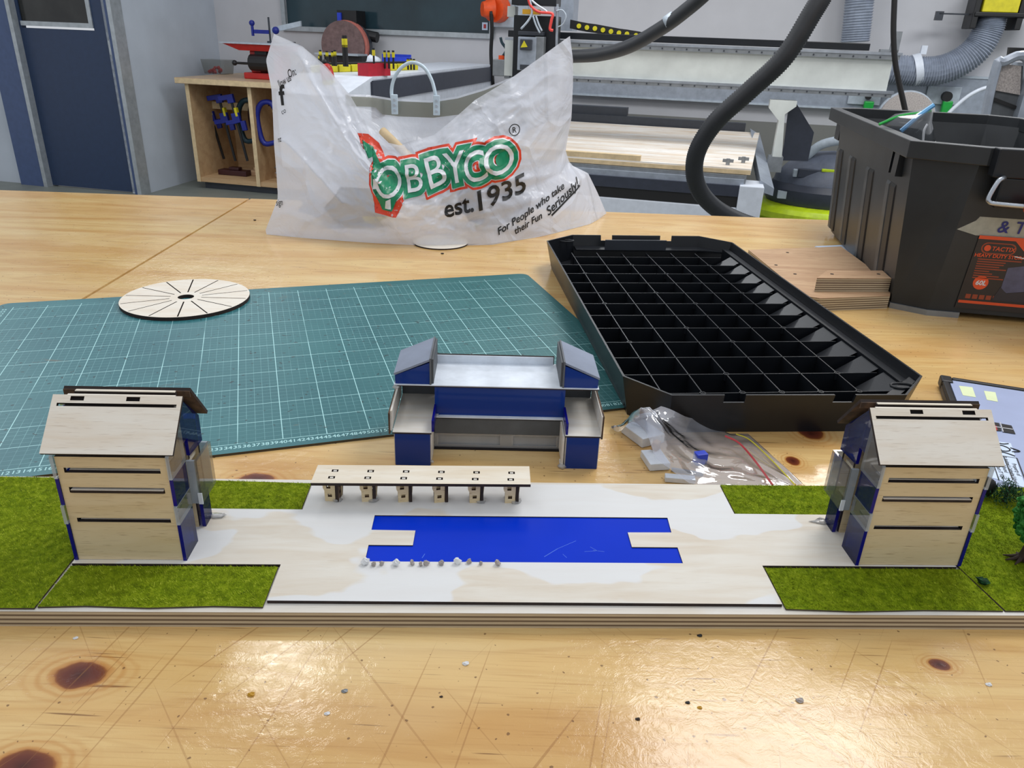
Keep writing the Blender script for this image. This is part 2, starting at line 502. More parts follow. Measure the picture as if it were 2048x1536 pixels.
# ---------------------------------------------------------------- mesh building
class MB:
    def __init__(self):
        self.v, self.f, self.mi, self.mats = [], [], [], []
        self.cur = 0

    def m(self, mat):
        if mat not in self.mats:
            self.mats.append(mat)
        self.cur = self.mats.index(mat)
        return self

    def add(self, vs, fs):
        o = len(self.v)
        self.v += [Vector(p) for p in vs]
        for f in fs:
            self.f.append([o + i for i in f])
            self.mi.append(self.cur)
        return self

    def box(self, x0, y0, z0, x1, y1, z1, mtx=None):
        vs = [(x, y, z) for z in (z0, z1) for x, y in ((x0, y0), (x1, y0), (x1, y1), (x0, y1))]
        if mtx is not None:
            vs = [mtx @ Vector(p) for p in vs]
        return self.add(vs, [(3, 2, 1, 0), (4, 5, 6, 7), (0, 1, 5, 4), (1, 2, 6, 5), (2, 3, 7, 6), (3, 0, 4, 7)])

    def prism(self, poly, z0, z1, mtx=None):
        n = len(poly)
        vs = [(p[0], p[1], z0) for p in poly] + [(p[0], p[1], z1) for p in poly]
        if mtx is not None:
            vs = [mtx @ Vector(p) for p in vs]
        return self.add(vs, [tuple(range(n))[::-1], tuple(range(n, 2 * n))] + [(i, (i + 1) % n, n + (i + 1) % n, n + i) for i in range(n)])

    def hull2(self, polya, polyb):      # two matching 3D loops
        n = len(polya)
        return self.add(list(polya) + list(polyb), [tuple(range(n))[::-1], tuple(range(n, 2 * n))] + [(i, (i + 1) % n, n + (i + 1) % n, n + i) for i in range(n)])

    def tube(self, pts, r, n=10, cap=True, rib=None):
        pts = [Vector(p) for p in pts]
        rings = []
        up = Vector((0, 0, 1))
        for i, p in enumerate(pts):
            d = (pts[min(i + 1, len(pts) - 1)] - pts[max(i - 1, 0)]).normalized()
            if i == 0:
                if abs(d.dot(up)) > 0.9:
                    up = Vector((1, 0, 0))
                s = d.cross(up).normalized()
            else:
                s = (s - d * s.dot(d)).normalized()
            t = d.cross(s)
            rr = r[i] if isinstance(r, (list, tuple)) else r
            if rib and i % 2:
                rr += rib
            rings.append([p + (s * math.cos(a) + t * math.sin(a)) * rr for a in (2 * math.pi * k / n for k in range(n))])
        vs = [q for rg in rings for q in rg]
        fs = []
        for i in range(len(pts) - 1):
            for k in range(n):
                fs.append((i * n + k, i * n + (k + 1) % n, (i + 1) * n + (k + 1) % n, (i + 1) * n + k))
        if cap:
            fs += [tuple(range(n))[::-1], tuple(range((len(pts) - 1) * n, len(pts) * n))]
        return self.add(vs, fs)

    def cyl(self, a, b, r, r2=None, n=16):
        return self.tube([a, b], [r, r if r2 is None else r2], n)

    def ball(self, c, r, seg=10, rings=6, sc=(1, 1, 1), jit=0):
        vs, fs = [], []
        c = Vector(c)
        for i in range(rings + 1):
            th = math.pi * i / rings
            for k in range(seg):
                ph = 2 * math.pi * k / seg
                d = Vector((math.sin(th) * math.cos(ph), math.sin(th) * math.sin(ph), math.cos(th)))
                rr = r * (1 + (jit * noise.noise(d * 2.3 + c * 3.1) if jit else 0))
                vs.append(c + Vector((d.x * sc[0], d.y * sc[1], d.z * sc[2])) * rr)
        for i in range(rings):
            for k in range(seg):
                fs.append((i * seg + k, (i + 1) * seg + k, (i + 1) * seg + (k + 1) % seg, i * seg + (k + 1) % seg))
        return self.add(vs, fs)

    def build(self, name, parent=None, smooth=False, bevel=0.0, kind=None, label=None, angle=None):
        me = bpy.data.meshes.new(name)
        me.from_pydata([p * S for p in self.v], [], self.f)
        for mt in self.mats:
            me.materials.append(M[mt] if isinstance(mt, str) else mt)
        me.polygons.foreach_set('material_index', self.mi)
        bm = bmesh.new()
        bm.from_mesh(me)
        bmesh.ops.remove_doubles(bm, verts=bm.verts, dist=1e-6)
        bmesh.ops.recalc_face_normals(bm, faces=bm.faces)
        bm.to_mesh(me)
        bm.free()
        if smooth:
            me.polygons.foreach_set('use_smooth', [True] * len(me.polygons))
            if angle:
                me.set_sharp_from_angle(angle=math.radians(angle))
        o = bpy.data.objects.new(name, me)
        COL.objects.link(o)
        if parent:
            o.parent = parent
        if bevel:
            b = o.modifiers.new('bevel', 'BEVEL')
            b.width = bevel * S
            b.segments = 2
            b.limit_method = 'ANGLE'
            b.angle_limit = math.radians(35)
        if kind:
            o['kind'] = kind
        if label:
            o['label'] = label
        return o


def thing(name, label, cat, loc=(0, 0, 0), rotz=0.0, group=None):
    o = bpy.data.objects.new(name, None)
    o.empty_display_size = 0.02
    COL.objects.link(o)
    o.location = Vector(loc) * S
    o.rotation_euler = (0, 0, rotz)
    tag(o, label, cat, group)
    return o


def tag(o, label, cat, group=None, kind=None):
    o['label'] = label
    o['category'] = cat
    if group:
        o['group'] = group
    if kind:
        o['kind'] = kind
    return o


def struct(o, label=None, cat=None):
    o['kind'] = 'structure'
    if label:
        o['label'] = label
    if cat:
        o['category'] = cat
    return o


def plate_mesh(name, outer, holes, th, top, edge, mtx=None):
    """flat sheet in XY with real cut-outs, thickness th (z from 0), then moved by mtx"""
    cu = bpy.data.curves.new(name + '_c', 'CURVE')
    cu.dimensions = '2D'
    cu.fill_mode = 'BOTH'
    cu.extrude = th / 2
    for poly in [outer] + list(holes):
        sp = cu.splines.new('POLY')
        sp.points.add(len(poly) - 1)
        for i, p in enumerate(poly):
            sp.points[i].co = (p[0], p[1], 0, 1)
        sp.use_cyclic_u = True
    ob = bpy.data.objects.new('tmp', cu)
    COL.objects.link(ob)
    dg = bpy.context.evaluated_depsgraph_get()
    dg.update()
    me = bpy.data.meshes.new_from_object(ob.evaluated_get(dg))
    bpy.data.objects.remove(ob, do_unlink=True)
    bpy.data.curves.remove(cu)
    me.name = name
    me.materials.clear()
    me.materials.append(M[top])
    me.materials.append(M[edge])
    bm = bmesh.new()
    bm.from_mesh(me)
    bmesh.ops.remove_doubles(bm, verts=bm.verts, dist=1e-4)
    bmesh.ops.recalc_face_normals(bm, faces=bm.faces)
    bm.normal_update()
    for f in bm.faces:
        f.material_index = 0 if abs(f.normal.z) > 0.5 else 1
        f.smooth = False
    T = Matrix.Translation((0, 0, th / 2))
    if mtx is not None:
        T = mtx @ T
    bmesh.ops.transform(bm, matrix=Matrix.Scale(S, 4) @ T, verts=bm.verts)
    bmesh.ops.recalc_face_normals(bm, faces=bm.faces)
    bm.to_mesh(me)
    bm.free()
    return me


def plate(name, outer, holes, th, top, edge, parent=None, mtx=None, label=None):
    o = bpy.data.objects.new(name, plate_mesh(name, outer, holes, th, top, edge, mtx))
    COL.objects.link(o)
    if parent:
        o.parent = parent
    if label:
        o['label'] = label
    return o


def rect(x0, y0, x1, y1):
    return [(x0, y0), (x1, y0), (x1, y1), (x0, y1)]


def frame(o, x, y):                 # matrix that puts local (X, Y, normal) on axes x, y with origin o (cm)
    x = Vector(x).normalized()
    y = Vector(y).normalized()
    n = x.cross(y).normalized()
    y = n.cross(x)
    m = Matrix((x, y, n)).transposed().to_4x4()
    m.translation = Vector(o)
    return m


def text_bm(items):
    """items: (string, size, matrix(cm), shear, offset, depth). One bmesh in cm."""
    bm = bmesh.new()
    for (s, size, mtx, shear, off, ex) in items:
        cu = bpy.data.curves.new('t', 'FONT')
        cu.body = s
        cu.size = size
        cu.shear = shear
        cu.offset = off
        cu.extrude = ex
        cu.resolution_u = 3
        cu.align_x = 'CENTER'
        ob = bpy.data.objects.new('t', cu)
        COL.objects.link(ob)
        dg = bpy.context.evaluated_depsgraph_get()
        dg.update()
        me = bpy.data.meshes.new_from_object(ob.evaluated_get(dg))
        me.transform(mtx)
        bm.from_mesh(me)
        bpy.data.objects.remove(ob, do_unlink=True)
        bpy.data.curves.remove(cu)
        bpy.data.meshes.remove(me)
    return bm


def bm_obj(bm, name, mats, parent=None, label=None, scale=True):
    me = bpy.data.meshes.new(name)
    if scale:
        bmesh.ops.transform(bm, matrix=Matrix.Scale(S, 4), verts=bm.verts)
    bm.to_mesh(me)
    bm.free()
    me.materials.clear()
    for m in mats:
        me.materials.append(M[m])
    for p in me.polygons:
        p.material_index = 0
    o = bpy.data.objects.new(name, me)
    COL.objects.link(o)
    if parent:
        o.parent = parent
    if label:
        o['label'] = label
    return o


def copy_tree(o, parent=None):
    c = o.copy()
    COL.objects.link(c)
    c.parent = parent
    for ch in list(o.children):
        copy_tree(ch, c)
    return c


# ================================================================ the room
# The room is turned 13 degrees against the bench: everything in this section is laid out in
# room axes (same origin) and turned as a whole at the end of the section.
FL = -90.0
RTH = math.radians(-13)
RMI = Matrix.Rotation(-RTH, 3, 'Z')
_Y0, _Z0 = Y, Z
_before = set(o.name for o in bpy.data.objects)


def Y(u, v, y):
    d = RMI @ ray(u, v)
    t = y / d.y
    return Vector((d.x * t, y, CH + d.z * t))


def Z(u, v, z=0.0):
    return RMI @ _Z0(u, v, z)


YW, YD = 701.0, 560.0
b = MB().m('floor')
b.box(-760, -350, FL - 5, 700, YW + 20, FL)
struct(b.build('floor'), 'grey vinyl workshop floor', 'floor')

xs = Y(437, 90, YW).x               # where the pale side wall meets the back wall
xj = Y(290, 383, YD).x
# back wall with a window opening
wl, wr = Y(575, 50, YW).x, Y(980, 66, YW).x
wz = Y(580, 52, YW).z
b = MB()
b.m('wall').box(xs, YW, FL, wl, YW + 12, 200).box(wr, YW, FL, 760, YW + 12, 200).box(wl, YW, FL, wr, YW + 12, wz)
b.m('walllow').box(wr, YW - 0.6, FL, 760, YW, -16)  # lower strip coloured grey, white above
struct(b.build('wall_back'), 'white painted back wall of the workshop, grey lower part', 'wall')
t = thing('window_1', 'dark wide internal window in the back wall above the benches', 'window', (0, 0, 0))
struct(t)
b = MB().m('alu').box(wl, YW - 3, wz - 4, wr + 4, YW + 3, wz).box(wl - 4, YW - 3, wz - 4, wl, YW + 3, 180).box(wr, YW - 3, wz, wr + 4, YW + 3, 180)
b.build('window_frame', t)
MB().m('glassdark').box(wl, YW + 1, wz, wr, YW + 2, 180).build('pane', t)
# dim room behind the glass is the glass colour itself; a sticker on its corner
b = MB().m('paper').box(0, 0, 0, 5, 0.4, 6).m('stickred').box(1.4, -0.3, 1.4, 3.6, 0, 4.6)
o = b.build('sticker')
tag(o, 'small pale square sticker with red mark in window corner', 'sticker')
p = Y(964, 60, YW)
o.location = Vector((p.x, YW, p.z)) * S

# pale side wall and the wall that holds the door
b = MB().m('sidewall').add([(xj, YD, FL), (xj, YD, 200), (xs, YW, 200), (xs, YW, FL), (xj - 12, YD, FL), (xj - 12, YD, 200), (xs - 12, YW, 200), (xs - 12, YW, FL)],
                           [(0, 1, 2, 3), (4, 7, 6, 5), (0, 4, 5, 1), (1, 5, 6, 2)])
struct(b.build('wall_left'), 'pale blue-white side wall beside the blue door', 'wall')


def bx(u):                          # x on the door wall for a pixel column at bench height
    return Y(u, 380, YD).x


b = MB().m('sidewall').box(-740, YD, FL, bx(52), YD + 12, 200)
struct(b.build('wall_front'), 'pale wall at far left beyond the blue frame', 'wall')
b = MB().m('frameblue').box(bx(55), YD - 5, FL, bx(104), YD + 6, 200).m('alu').box(bx(101), YD - 6, FL, bx(108), YD + 6, 200)
struct(b.build('trim_1'), 'blue-grey steel door frame upright with pale edge strip', 'door frame')
t = thing('door_1', 'dark blue workshop door with a small dark glazed panel', 'door')
struct(t)
gx0, gx1 = Y(50, 40, YD).x, Y(178, 42, YD).x
gz = Y(110, 44, YD).z
x0, x1 = bx(108), bx(272)
b = MB().m('doorblue').box(x0, YD, FL + 1, x1, YD + 4, gz - 5).box(x0, YD, gz - 5, gx0 - 4, YD + 4, 200).box(gx1 + 3.4, YD, gz - 5, x1, YD + 4, 200)
b.build('door_leaf', t)
b = MB().m('alu').box(gx0 - 4, YD - 1, gz - 3.4, gx1 + 3.4, YD + 1, gz).box(gx1, YD - 1, gz, gx1 + 3.4, YD + 1, 200)
b.build('glazing_bead', t)
MB().m('doorglass').box(gx0 - 4, YD + 1, gz, gx1, YD + 2, 200).m('mustard').box(gx0 + 14, YD + 2, gz + 6, gx0 + 26, YD + 6, gz + 60).build('pane', t)
for v_ in (96, 352):
    z_ = Y(235, v_, YD).z
    u_ = 233 if v_ < 200 else 277
    hx = bx(274)
    b = MB().m('alu').box(hx - 1.6, YD - 3, z_ - 5, hx + 2.4, YD, z_ + 5).cyl((hx + 1, YD - 3, z_ - 6), (hx + 1, YD - 3, z_ + 6), 1.0, n=10)
    b.build('hinge', t)
b = MB().m('black').box(bx(272), YD + 1, FL, bx(276), YD + 5, 200).m('frameblue').box(bx(276), YD - 4, FL, bx(284), YD + 6, 200)
b.m('alu').box(bx(284), YD - 6, FL, xj + 1, YD + 6, 200)
struct(b.build('trim_2'), 'blue and grey door frame upright on the hinge side', 'door frame')

# grey cable trunking along the back wall
q = Y(1850, 148, YW)
z0, z1 = Y(1655, 212, YW).z, q.z
b = MB().m('silver').box(Y(1130, 180, YW).x, YW - 7, z0, 740, YW, z1 - 1.5).m('lightgrey').box(Y(1130, 180, YW).x, YW - 8, z1 - 1.5, 740, YW, z1)
b.box(Y(1130, 180, YW).x, YW - 8, z0 - 1.5, 740, YW, z0)
struct(b.build('trim_3'), 'grey cable trunking running along the back wall', 'trunking')

# ================================================================ background furniture and machines
# ---- plywood cupboard with clamps
yc = 600.0
cx0 = Y(397, 378, yc).x
cz1 = Y(352, 154, yc).z
t = thing('tool_cupboard', 'open plywood cupboard with clamps hanging inside, beside the pale wall', 'cupboard')
cx1 = cx0 + 112
cxd = Y(496, 200, yc).x
zt = cz1 - 4.5
MB().m('cuptop').box(cx0 - 6, yc - 4, zt, cx1 + 6, YW - 8, cz1).m('tanedge').box(cx0 - 5.8, yc - 4.4, zt + .3, cx1 + 6, yc - 4, cz1 - .3).build('worktop', t)
for xx in (cx0, cxd, cx1 - 3.5):
    MB().m('tan').box(xx, yc + .2, FL + 6, xx + 3.5, YW - 30, zt).m('tanedge').box(xx, yc, FL + 6, xx + 3.5, yc + .2, zt).build('side_panel' if xx != cxd else 'divider', t)
MB().m('tan').box(cx0 + 3.5, yc + 1, FL + 6, cx1 - 3.5, YW - 36, FL + 10).build('bottom_shelf', t)
MB().m('tan').box(cx0 + 3.5, yc + 60, FL + 10, cx1 - 3.5, yc + 62, zt).build('back_panel', t)
MB().m('darkgrey').box(cx0 + 4, yc + 5, FL, cx1, yc + 60, FL + 6).build('plinth', t)
MB().m('tanedge').box(cx0 + 3.5, yc + 30, zt - 22, cx1 - 4, yc + 34, zt - 16).build('hanging_rail', t)


def bar_clamp(u, v, u2, v2, yy, label, grp='bar clamps in the cupboard'):
    a, c = Y(u, v, yy), Y(u2, v2, yy)
    t = thing('bar_clamp', label, 'clamp', a, 0, grp)
    d = (c - a).normalized()
    L = (c - a).length
    m = frame((0, 0, 0), d.cross(Vector((0, 1, 0))), -d)
    m = frame((0, 0, 0), Vector((0, 1, 0)).cross(d) * -1, d)
    MB().m('black').box(-1, 0, -.5, 1, L, .5, m).build('bar', t)
    MB().m('clampblue').prism([(3, -3), (3, 4), (-3, 4), (-3, 1), (-11, 1), (-11, -3)], -1.5, 1.5, m).build('jaw', t, bevel=.4)
    MB().m('clampblue').prism([(4, 12), (4, 20), (-2, 20.5), (-10, 20.5), (-10, 17), (-3, 17), (-3, 12)], -1.6, 1.6, m).build('jaw', t, bevel=.4)
    MB().m('yellow').box(1.2, 8, -1.9, 3.4, 15, 1.9, m).build('trigger', t, bevel=.4)
    MB().m('clampblue').box(3.5, 19, -1.2, 8, 27, 1.2, m).build('grip', t, bevel=.5)


bar_clamp(410, 195, 448, 318, 630, 'blue bar clamp hanging furthest left in the cupboard')
bar_clamp(438, 196, 471, 322, 617, 'middle blue bar clamp with black bar in the cupboard')
bar_clamp(461, 196, 495, 322, 606, 'blue bar clamp with long black bar beside the cupboard divider')


def g_clamp(u, v, yy, mt, label):
    a = Y(u, v, yy)
    t = thing('g_clamp', label, 'clamp', a, 0, 'G clamps in the cupboard')
    pts = smooth_pts([(9, 0, -30), (-4, 0, -32), (-8, 0, -20), (-8, 0, -8), (-3, 0, 0), (5, 0, 1), (9, 0, -4)], 4)
    MB().m(mt).tube(pts, 2.3, 6).build('clamp_frame', t, smooth=True)
    MB().m('dullsteel').cyl((8, 0, -62), (8, 0, -20), 1.3, n=8).cyl((4, 0, -56), (12, 0, -54), .6, n=6).build('screw', t)


g_clamp(492, 203, 614, 'teal', 'dark teal G clamp hanging left of the divider')
g_clamp(516, 203, 626, 'maroon', 'maroon G clamp hanging right of the divider')
g_clamp(530, 207, 606, 'clampblue', 'blue G clamp half hidden behind the plastic bag')
# hand planes / scrap on the cupboard floor
for (u, v, dx, mt, lb) in ((478, 345, 14, 'maroon', 'brown wooden block on the cupboard floor near the divider'),
                           (520, 348, 18, 'roughwood', 'pale wooden offcut on the cupboard floor behind the bag')):
    p = Y(u, v, 628)
    o = MB().m(mt).box(-dx, -5, 0, dx, 5, 4.5).box(-dx * .3, -3, 4.5, dx * .4, 3, 7).build('wood_block', bevel=.5)
    o.location = Vector((p.x, 622 + (8 if dx > 15 else 0), FL + 10)) * S
    tag(o, lb, 'wood')

# clear tub with red bits
ctop = cz1
p = Z(433, 148, ctop)
t = thing('clear_tub', 'clear plastic tub with red scraps on the cupboard top', 'tub', (p.x, p.y + 4, ctop))
MB().m('acr_clear').add([(-10, -7, 0), (10, -7, 0), (10, 7, 0), (-10, 7, 0), (-12, -8, 12), (12, -8, 12), (12, 8, 12), (-12, 8, 12)],
                        [(0, 1, 2, 3), (0, 1, 5, 4), (1, 2, 6, 5), (2, 3, 7, 6), (3, 0, 4, 7)]).build('tub_wall', t)
b = MB().m('red')
for i in range(12):
    b.ball((random.uniform(-7, 7), random.uniform(-5, 5), 1.2 + random.random() * 4), 1.6, 5, 4, jit=.6)
b.build('red_scrap', t, kind='stuff')

# red scroll saw / planer
p = Z(528, 158, ctop)
t = thing('red_scroll_saw', 'small red bench machine with black motor on the cupboard top', 'machine', (p.x, p.y + 2, ctop))
MB().m('red').box(-14, -10, 0, 22, 14, 5).box(-9, -6, 5, 0, 10, 22).box(12, -6, 5, 20, 10, 22).build('body', t, bevel=.8)
MB().m('black').cyl((-6, -9, 13), (13, -9, 13), 6.5, n=14).cyl((-22, -9, 12), (-6, -9, 12), 1, n=8).ball((-22, -9, 12), 2.2).box(-3, -8, 18, 8, 6, 22).build('motor', t)
MB().m('red').add([(-30, -12, 27), (26, -12, 27), (26, 16, 27), (-30, 16, 27), (-16, -10, 22), (24, -10, 22), (24, 14, 22), (-16, 14, 22)],
                  [(0, 1, 2, 3), (4, 7, 6, 5), (0, 4, 5, 1), (1, 5, 6, 2), (2, 6, 7, 3), (3, 7, 4, 0)]).m('lightgrey').box(-32, -13, 27, 26, 17, 28).build('table', t)
t = thing('scroll_saw_arm', 'blue and grey saw arm assembly above the red machine table', 'machine', (p.x, p.y + 16, ctop + 28))
MB().m('darkgrey').box(-2, -2, 0, 22, 3, 1.5).cyl((0, 0, 0), (0, 0, 20), .8, n=8).build('post', t)
MB().m('lightgrey').add([(2, -1, 8), (30, -1, 14), (30, -1, 18), (2, -1, 12), (2, 1, 8), (30, 1, 14), (30, 1, 18), (2, 1, 12)],
                        [(0, 1, 2, 3), (4, 7, 6, 5), (0, 4, 5, 1), (1, 5, 6, 2), (2, 6, 7, 3), (3, 7, 4, 0)]).build('arm', t)
MB().m('clampblue').box(-14, -1.5, 7, 0, 1.5, 10).cyl((-16, 0, 5), (-16, 0, 16), 1.2, n=8).ball((-16, 0, 15), 2.4).ball((7, -2, 10), 3).build('blade_holder', t)

# ---- laser cutter (white box with charcoal band)
lt = CH * (1 - 690 / Z(972, 128, 0).y)
C0 = Z(745, 154, lt)
C1 = Z(972, 128, lt)
t = thing('laser_cutter', 'large white machine cabinet with charcoal band behind the carrier bag', 'machine')
dv = (C1 - C0)
dv.z = 0
ln_ = dv.length
ex = dv.normalized()
ey = Vector((-ex.y, ex.x, 0))
ex, ey = Vector((0, 1, 0)), Vector((-1, 0, 0))
m = frame((C0.x, C0.y, 0), ex, ey)       # x along the visible flank, y towards the left/back
W_ = 46
MB().m('white').box(0, 0, lt - 1.5, ln_, W_, lt, m).box(0.3, 0.3, -60, ln_, W_, lt - 1.5, m).add(
    [m @ Vector(q) for q in ((0, 0, lt), (0, W_, lt), (-26, W_, lt - 9), (-26, 6, lt - 9), (0, 0, -30), (0, W_, -30), (-26, W_, -30), (-26, 6, -30))],
    [(0, 1, 2, 3), (4, 7, 6, 5), (0, 3, 7, 4), (2, 6, 7, 3), (1, 5, 6, 2)]).build('cabinet', t)
MB().m('charcoal').box(-1, -.8, lt - 13, ln_ + .5, .3, lt - 2, m).box(-2, -.9, lt - 22, 14, .5, lt - 2.5, m).build('side_band', t)
p = m @ Vector((-10, 22, lt - 4))
MB().m('yellow').cyl((p.x, p.y, p.z - 2), (p.x, p.y, p.z + 2), 3.4, n=14).build('button_base', t)
MB().m('red').cyl((p.x, p.y, p.z + 2), (p.x - 1, p.y, p.z + 7), 3.6, n=14).ball((p.x - 1, p.y, p.z + 7), 3.6).m('black').ball((p.x - 2, p.y, p.z + 11), 1.6).build('stop_button', t, smooth=True)

# screwdriver / clamp organiser on the cutter
pA, pB = Z(625, 146, lt), Z(838, 140, lt)
dx_ = (pB - pA)
L_ = dx_.length
m2 = frame((pA.x, pA.y, lt), dx_, Vector((0, 0, 1)).cross(dx_))
t = thing('tool_organiser', 'long black and yellow tool organiser standing on white cabinet', 'organiser')
MB().m('black').box(0, 2, 0, L_, 12, 5, m2).build('tray', t)
n_ = 9
for i in range(n_):
    MB().m('yellow').box(i * L_ / n_ + .5, 0, 0, (i + 1) * L_ / n_ - .7, 2, 4.2, m2).build('front_pocket', t, bevel=.5)
TOOLS = ['short yellow-handled tool third from the organiser left end', 'short yellow-handled tool left of the sanding disc centre', 'short yellow-handled tool just left of the tallest pair',
         'lowest black-tipped tool at the organiser left end', 'yellow-handled tool closest to the tallest pair', 'left one of the two tallest black and yellow tools',
         'right one of the two tallest black and yellow tools', 'lone slim tool rising behind the crimson tray', 'first of three slim tools before the blue tray', 'middle one of three slim tools before the blue tray',
         'third of three slim tools before the blue tray', 'short slim tool under the arch of the bag handle', 'short slim tool in the middle of the right end trio', 'short slim tool at the very right end of organiser']
for i, (u, v, v2, hc) in enumerate([(642, 128, 100, 0), (655, 128, 102, 0), (666, 128, 102, 0), (640, 128, 110, 0), (671, 128, 100, 0), (689, 130, 71, 1), (694, 130, 71, 1), (748, 128, 96, 2), (770, 130, 101, 2),
                                    (778, 130, 101, 2), (787, 130, 101, 2), (816, 130, 117, 2), (822, 130, 117, 2), (828, 130, 118, 2)]):
    a, c = Y(u, v, pA.y + 8), Y(u, v2, pA.y + 8)
    h = c.z - a.z
    tt = thing('hand_tool', TOOLS[i], 'tool', (a.x, a.y, lt + 4), 0, 'tools standing in the organiser')
    h = c.z - lt - 4
    MB().m('black').cyl((0, 0, 0), (0, 0, h * .7), .55 if hc == 2 else .9, n=6).build('shaft', tt)
    MB().m('yellow').cyl((0, 0, h * .62), (0, 0, h * .9), .9, n=6).m('black').cyl((0, 0, h * .9), (0, 0, h), .7, n=6).build('handle', tt)
p = Z(742, 152, lt)
t = thing('red_parts_bin', 'crimson plastic parts tray on the edge of white cabinet', 'box', (p.x, p.y + 5, lt), math.atan2(dx_.y, dx_.x))
MB().m('crimson').box(-9.5, -4, 0, 9.5, -3.3, 6.6).box(-9.5, 3.3, 0, 9.5, 4, 6.6).box(-9.5, -3.3, 0, -8.8, 3.3, 6.6).box(8.8, -3.3, 0, 9.5, 3.3, 6.6).box(-8.8, -3.3, 0, 8.8, 3.3, .6).build('bin', t)
p = Z(733, 139, lt)
o = MB().m('white').ball((0, 0, 4), 4.6, 12, 8, (1.1, .8, 1.0), .3).build('paper_roll', smooth=True)
o.location = Vector((p.x, p.y + 12, lt)) * S
tag(o, 'crumpled white paper ball behind the crimson tray', 'paper')
p = Z(785, 131, lt)
t = thing('blue_parts_bin', 'blue plastic parts tray behind the thin black tools', 'box', (p.x, p.y + 10, lt), .2)
MB().m('bluepl').box(-10, -4, 0, 10, -3.3, 6).box(-11, 3.3, 0, 10, 4, 7.5).box(-11, -3.3, 0, -10, 3.3, 7.5).box(9.3, -3.3, 0, 10, 3.3, 6).box(-10, -3.3, 0, 9.3, 3.3, .6).build('bin', t)

# ---- disc sander
yS = 676.0
c = Y(687, 92, yS)
t = thing('disc_sander', 'big brown sanding disc machine with pale table under the window', 'machine', (c.x, yS, 0))
R_ = 46 * yS / F
cz = c.z
MB().m('pink').cyl((0, -1.5, cz), (0, 0, cz), R_, n=48).build('abrasive_disc', t, smooth=True, angle=40)
MB().m('rust').cyl((2, 0, cz), (2, 5, cz), R_ + .4, n=48).m('darkgrey').cyl((4, 4, cz), (4, 9, cz), R_ - 1, n=32).build('disc_rim', t, smooth=True, angle=40)
tz = Y(690, 106, yS).z
MB().m('lightgrey').box(-17, -22, tz - 1.4, 23, -2, tz).m('black').box(-10, -18, tz - 6, 25, -4, tz - 1.4).build('table', t)
MB().m('black').box(-6, 3, cz + R_ - 6, 12, 22, cz + R_ + 8).cyl((10, 12, cz + R_ * .5), (27, 12, cz + R_ * .38), 4.4, n=14).build('motor', t)
MB().m('bluepl').box(-5, 1, cz + R_ - 1, -1.5, 3, cz + R_ + 6).build('switch', t)
MB().m('darkgrey').box(-10, 6, cz - R_ - 14, 12, 26, cz - R_ * .4).build('pedestal', t)

# ---- orange industrial plug and socket on the column right of the window
yP = YW
c = Y(998, 18, yP)
t = thing('wall_socket_box', 'grey wall socket box with orange round industrial plug', 'socket', (c.x, yP, c.z))
MB().m('lightgrey').box(-6, -8, -14, 15, 0, 14).box(15, -5, -12, 26, 0, 4).build('box', t, bevel=.6)
MB().m('orange').cyl((2, -8, 0), (0, -19, -1), 11, 9.5, 18).cyl((0, -19, -1), (-8, -24, -1), 8.5, 5.5, 14).build('plug', t, smooth=True, angle=40)
pts = smooth_pts([Y(982, 22, YW - 26), Y(984, 60, YW - 24), Y(982, 110, YW - 20), Y(986, 170, YW - 16)], 6)
o = MB().m('black').tube([q for q in pts], 1.6, 8).build('power_cable', smooth=True)
tag(o, 'thick black cable hanging from the orange plug', 'cable')

# ---- cnc router
yG = 540.0
t = thing('cnc_router', 'large white CNC router with gantry beam and dusty spoil board bed', 'machine')
gx0, gx1 = Y(1012, 80, yG).x, Y(1796, 110, yG).x
zt_, zb_ = Y(1400, 92, yG).z, Y(1400, 176, yG).z
b = MB().m('offwhite').box(gx0, yG, zb_ + 2, gx1 - 2, yG + 16, zt_ - 2).m('blackpl').box(gx0, yG + 5, zt_ + 1, Y(1745, 84, yG).x, yG + 16, zt_ + 5)
b.build('gantry_beam', t, bevel=.3)
for (za, zb2, nm) in ((zt_ - 3.4, zt_, 'linear_rail'), (zb_, zb_ + 3, 'linear_rail')):
    MB().m('dullsteel').box(gx0, yG - 2.2, za, gx1 + 1, yG, zb2).m('steel').box(gx0, yG - 2.6, zb2 - .9, gx1 + 2, yG + 1, zb2 + .6).build(nm, t)
    b = MB().m('darkgrey')
    k = gx0 + 4
    while k < gx1 - 2:
        b.cyl((k, yG - 2.6, za + 1.2), (k, yG - 2.1, za + 1.2), .55, n=6)
        k += 7.6
    b.build('bolt_row', t, kind='stuff')
p = Y(1795, 85, yG)
MB().m('dullsteel').box(p.x - 3, yG + 2, p.z - 6, p.x + 2, yG + 4, p.z + 6).box(p.x - 8, yG + 2, p.z - 6, p.x + 2, yG + 8, p.z - 4).build('end_bracket', t)
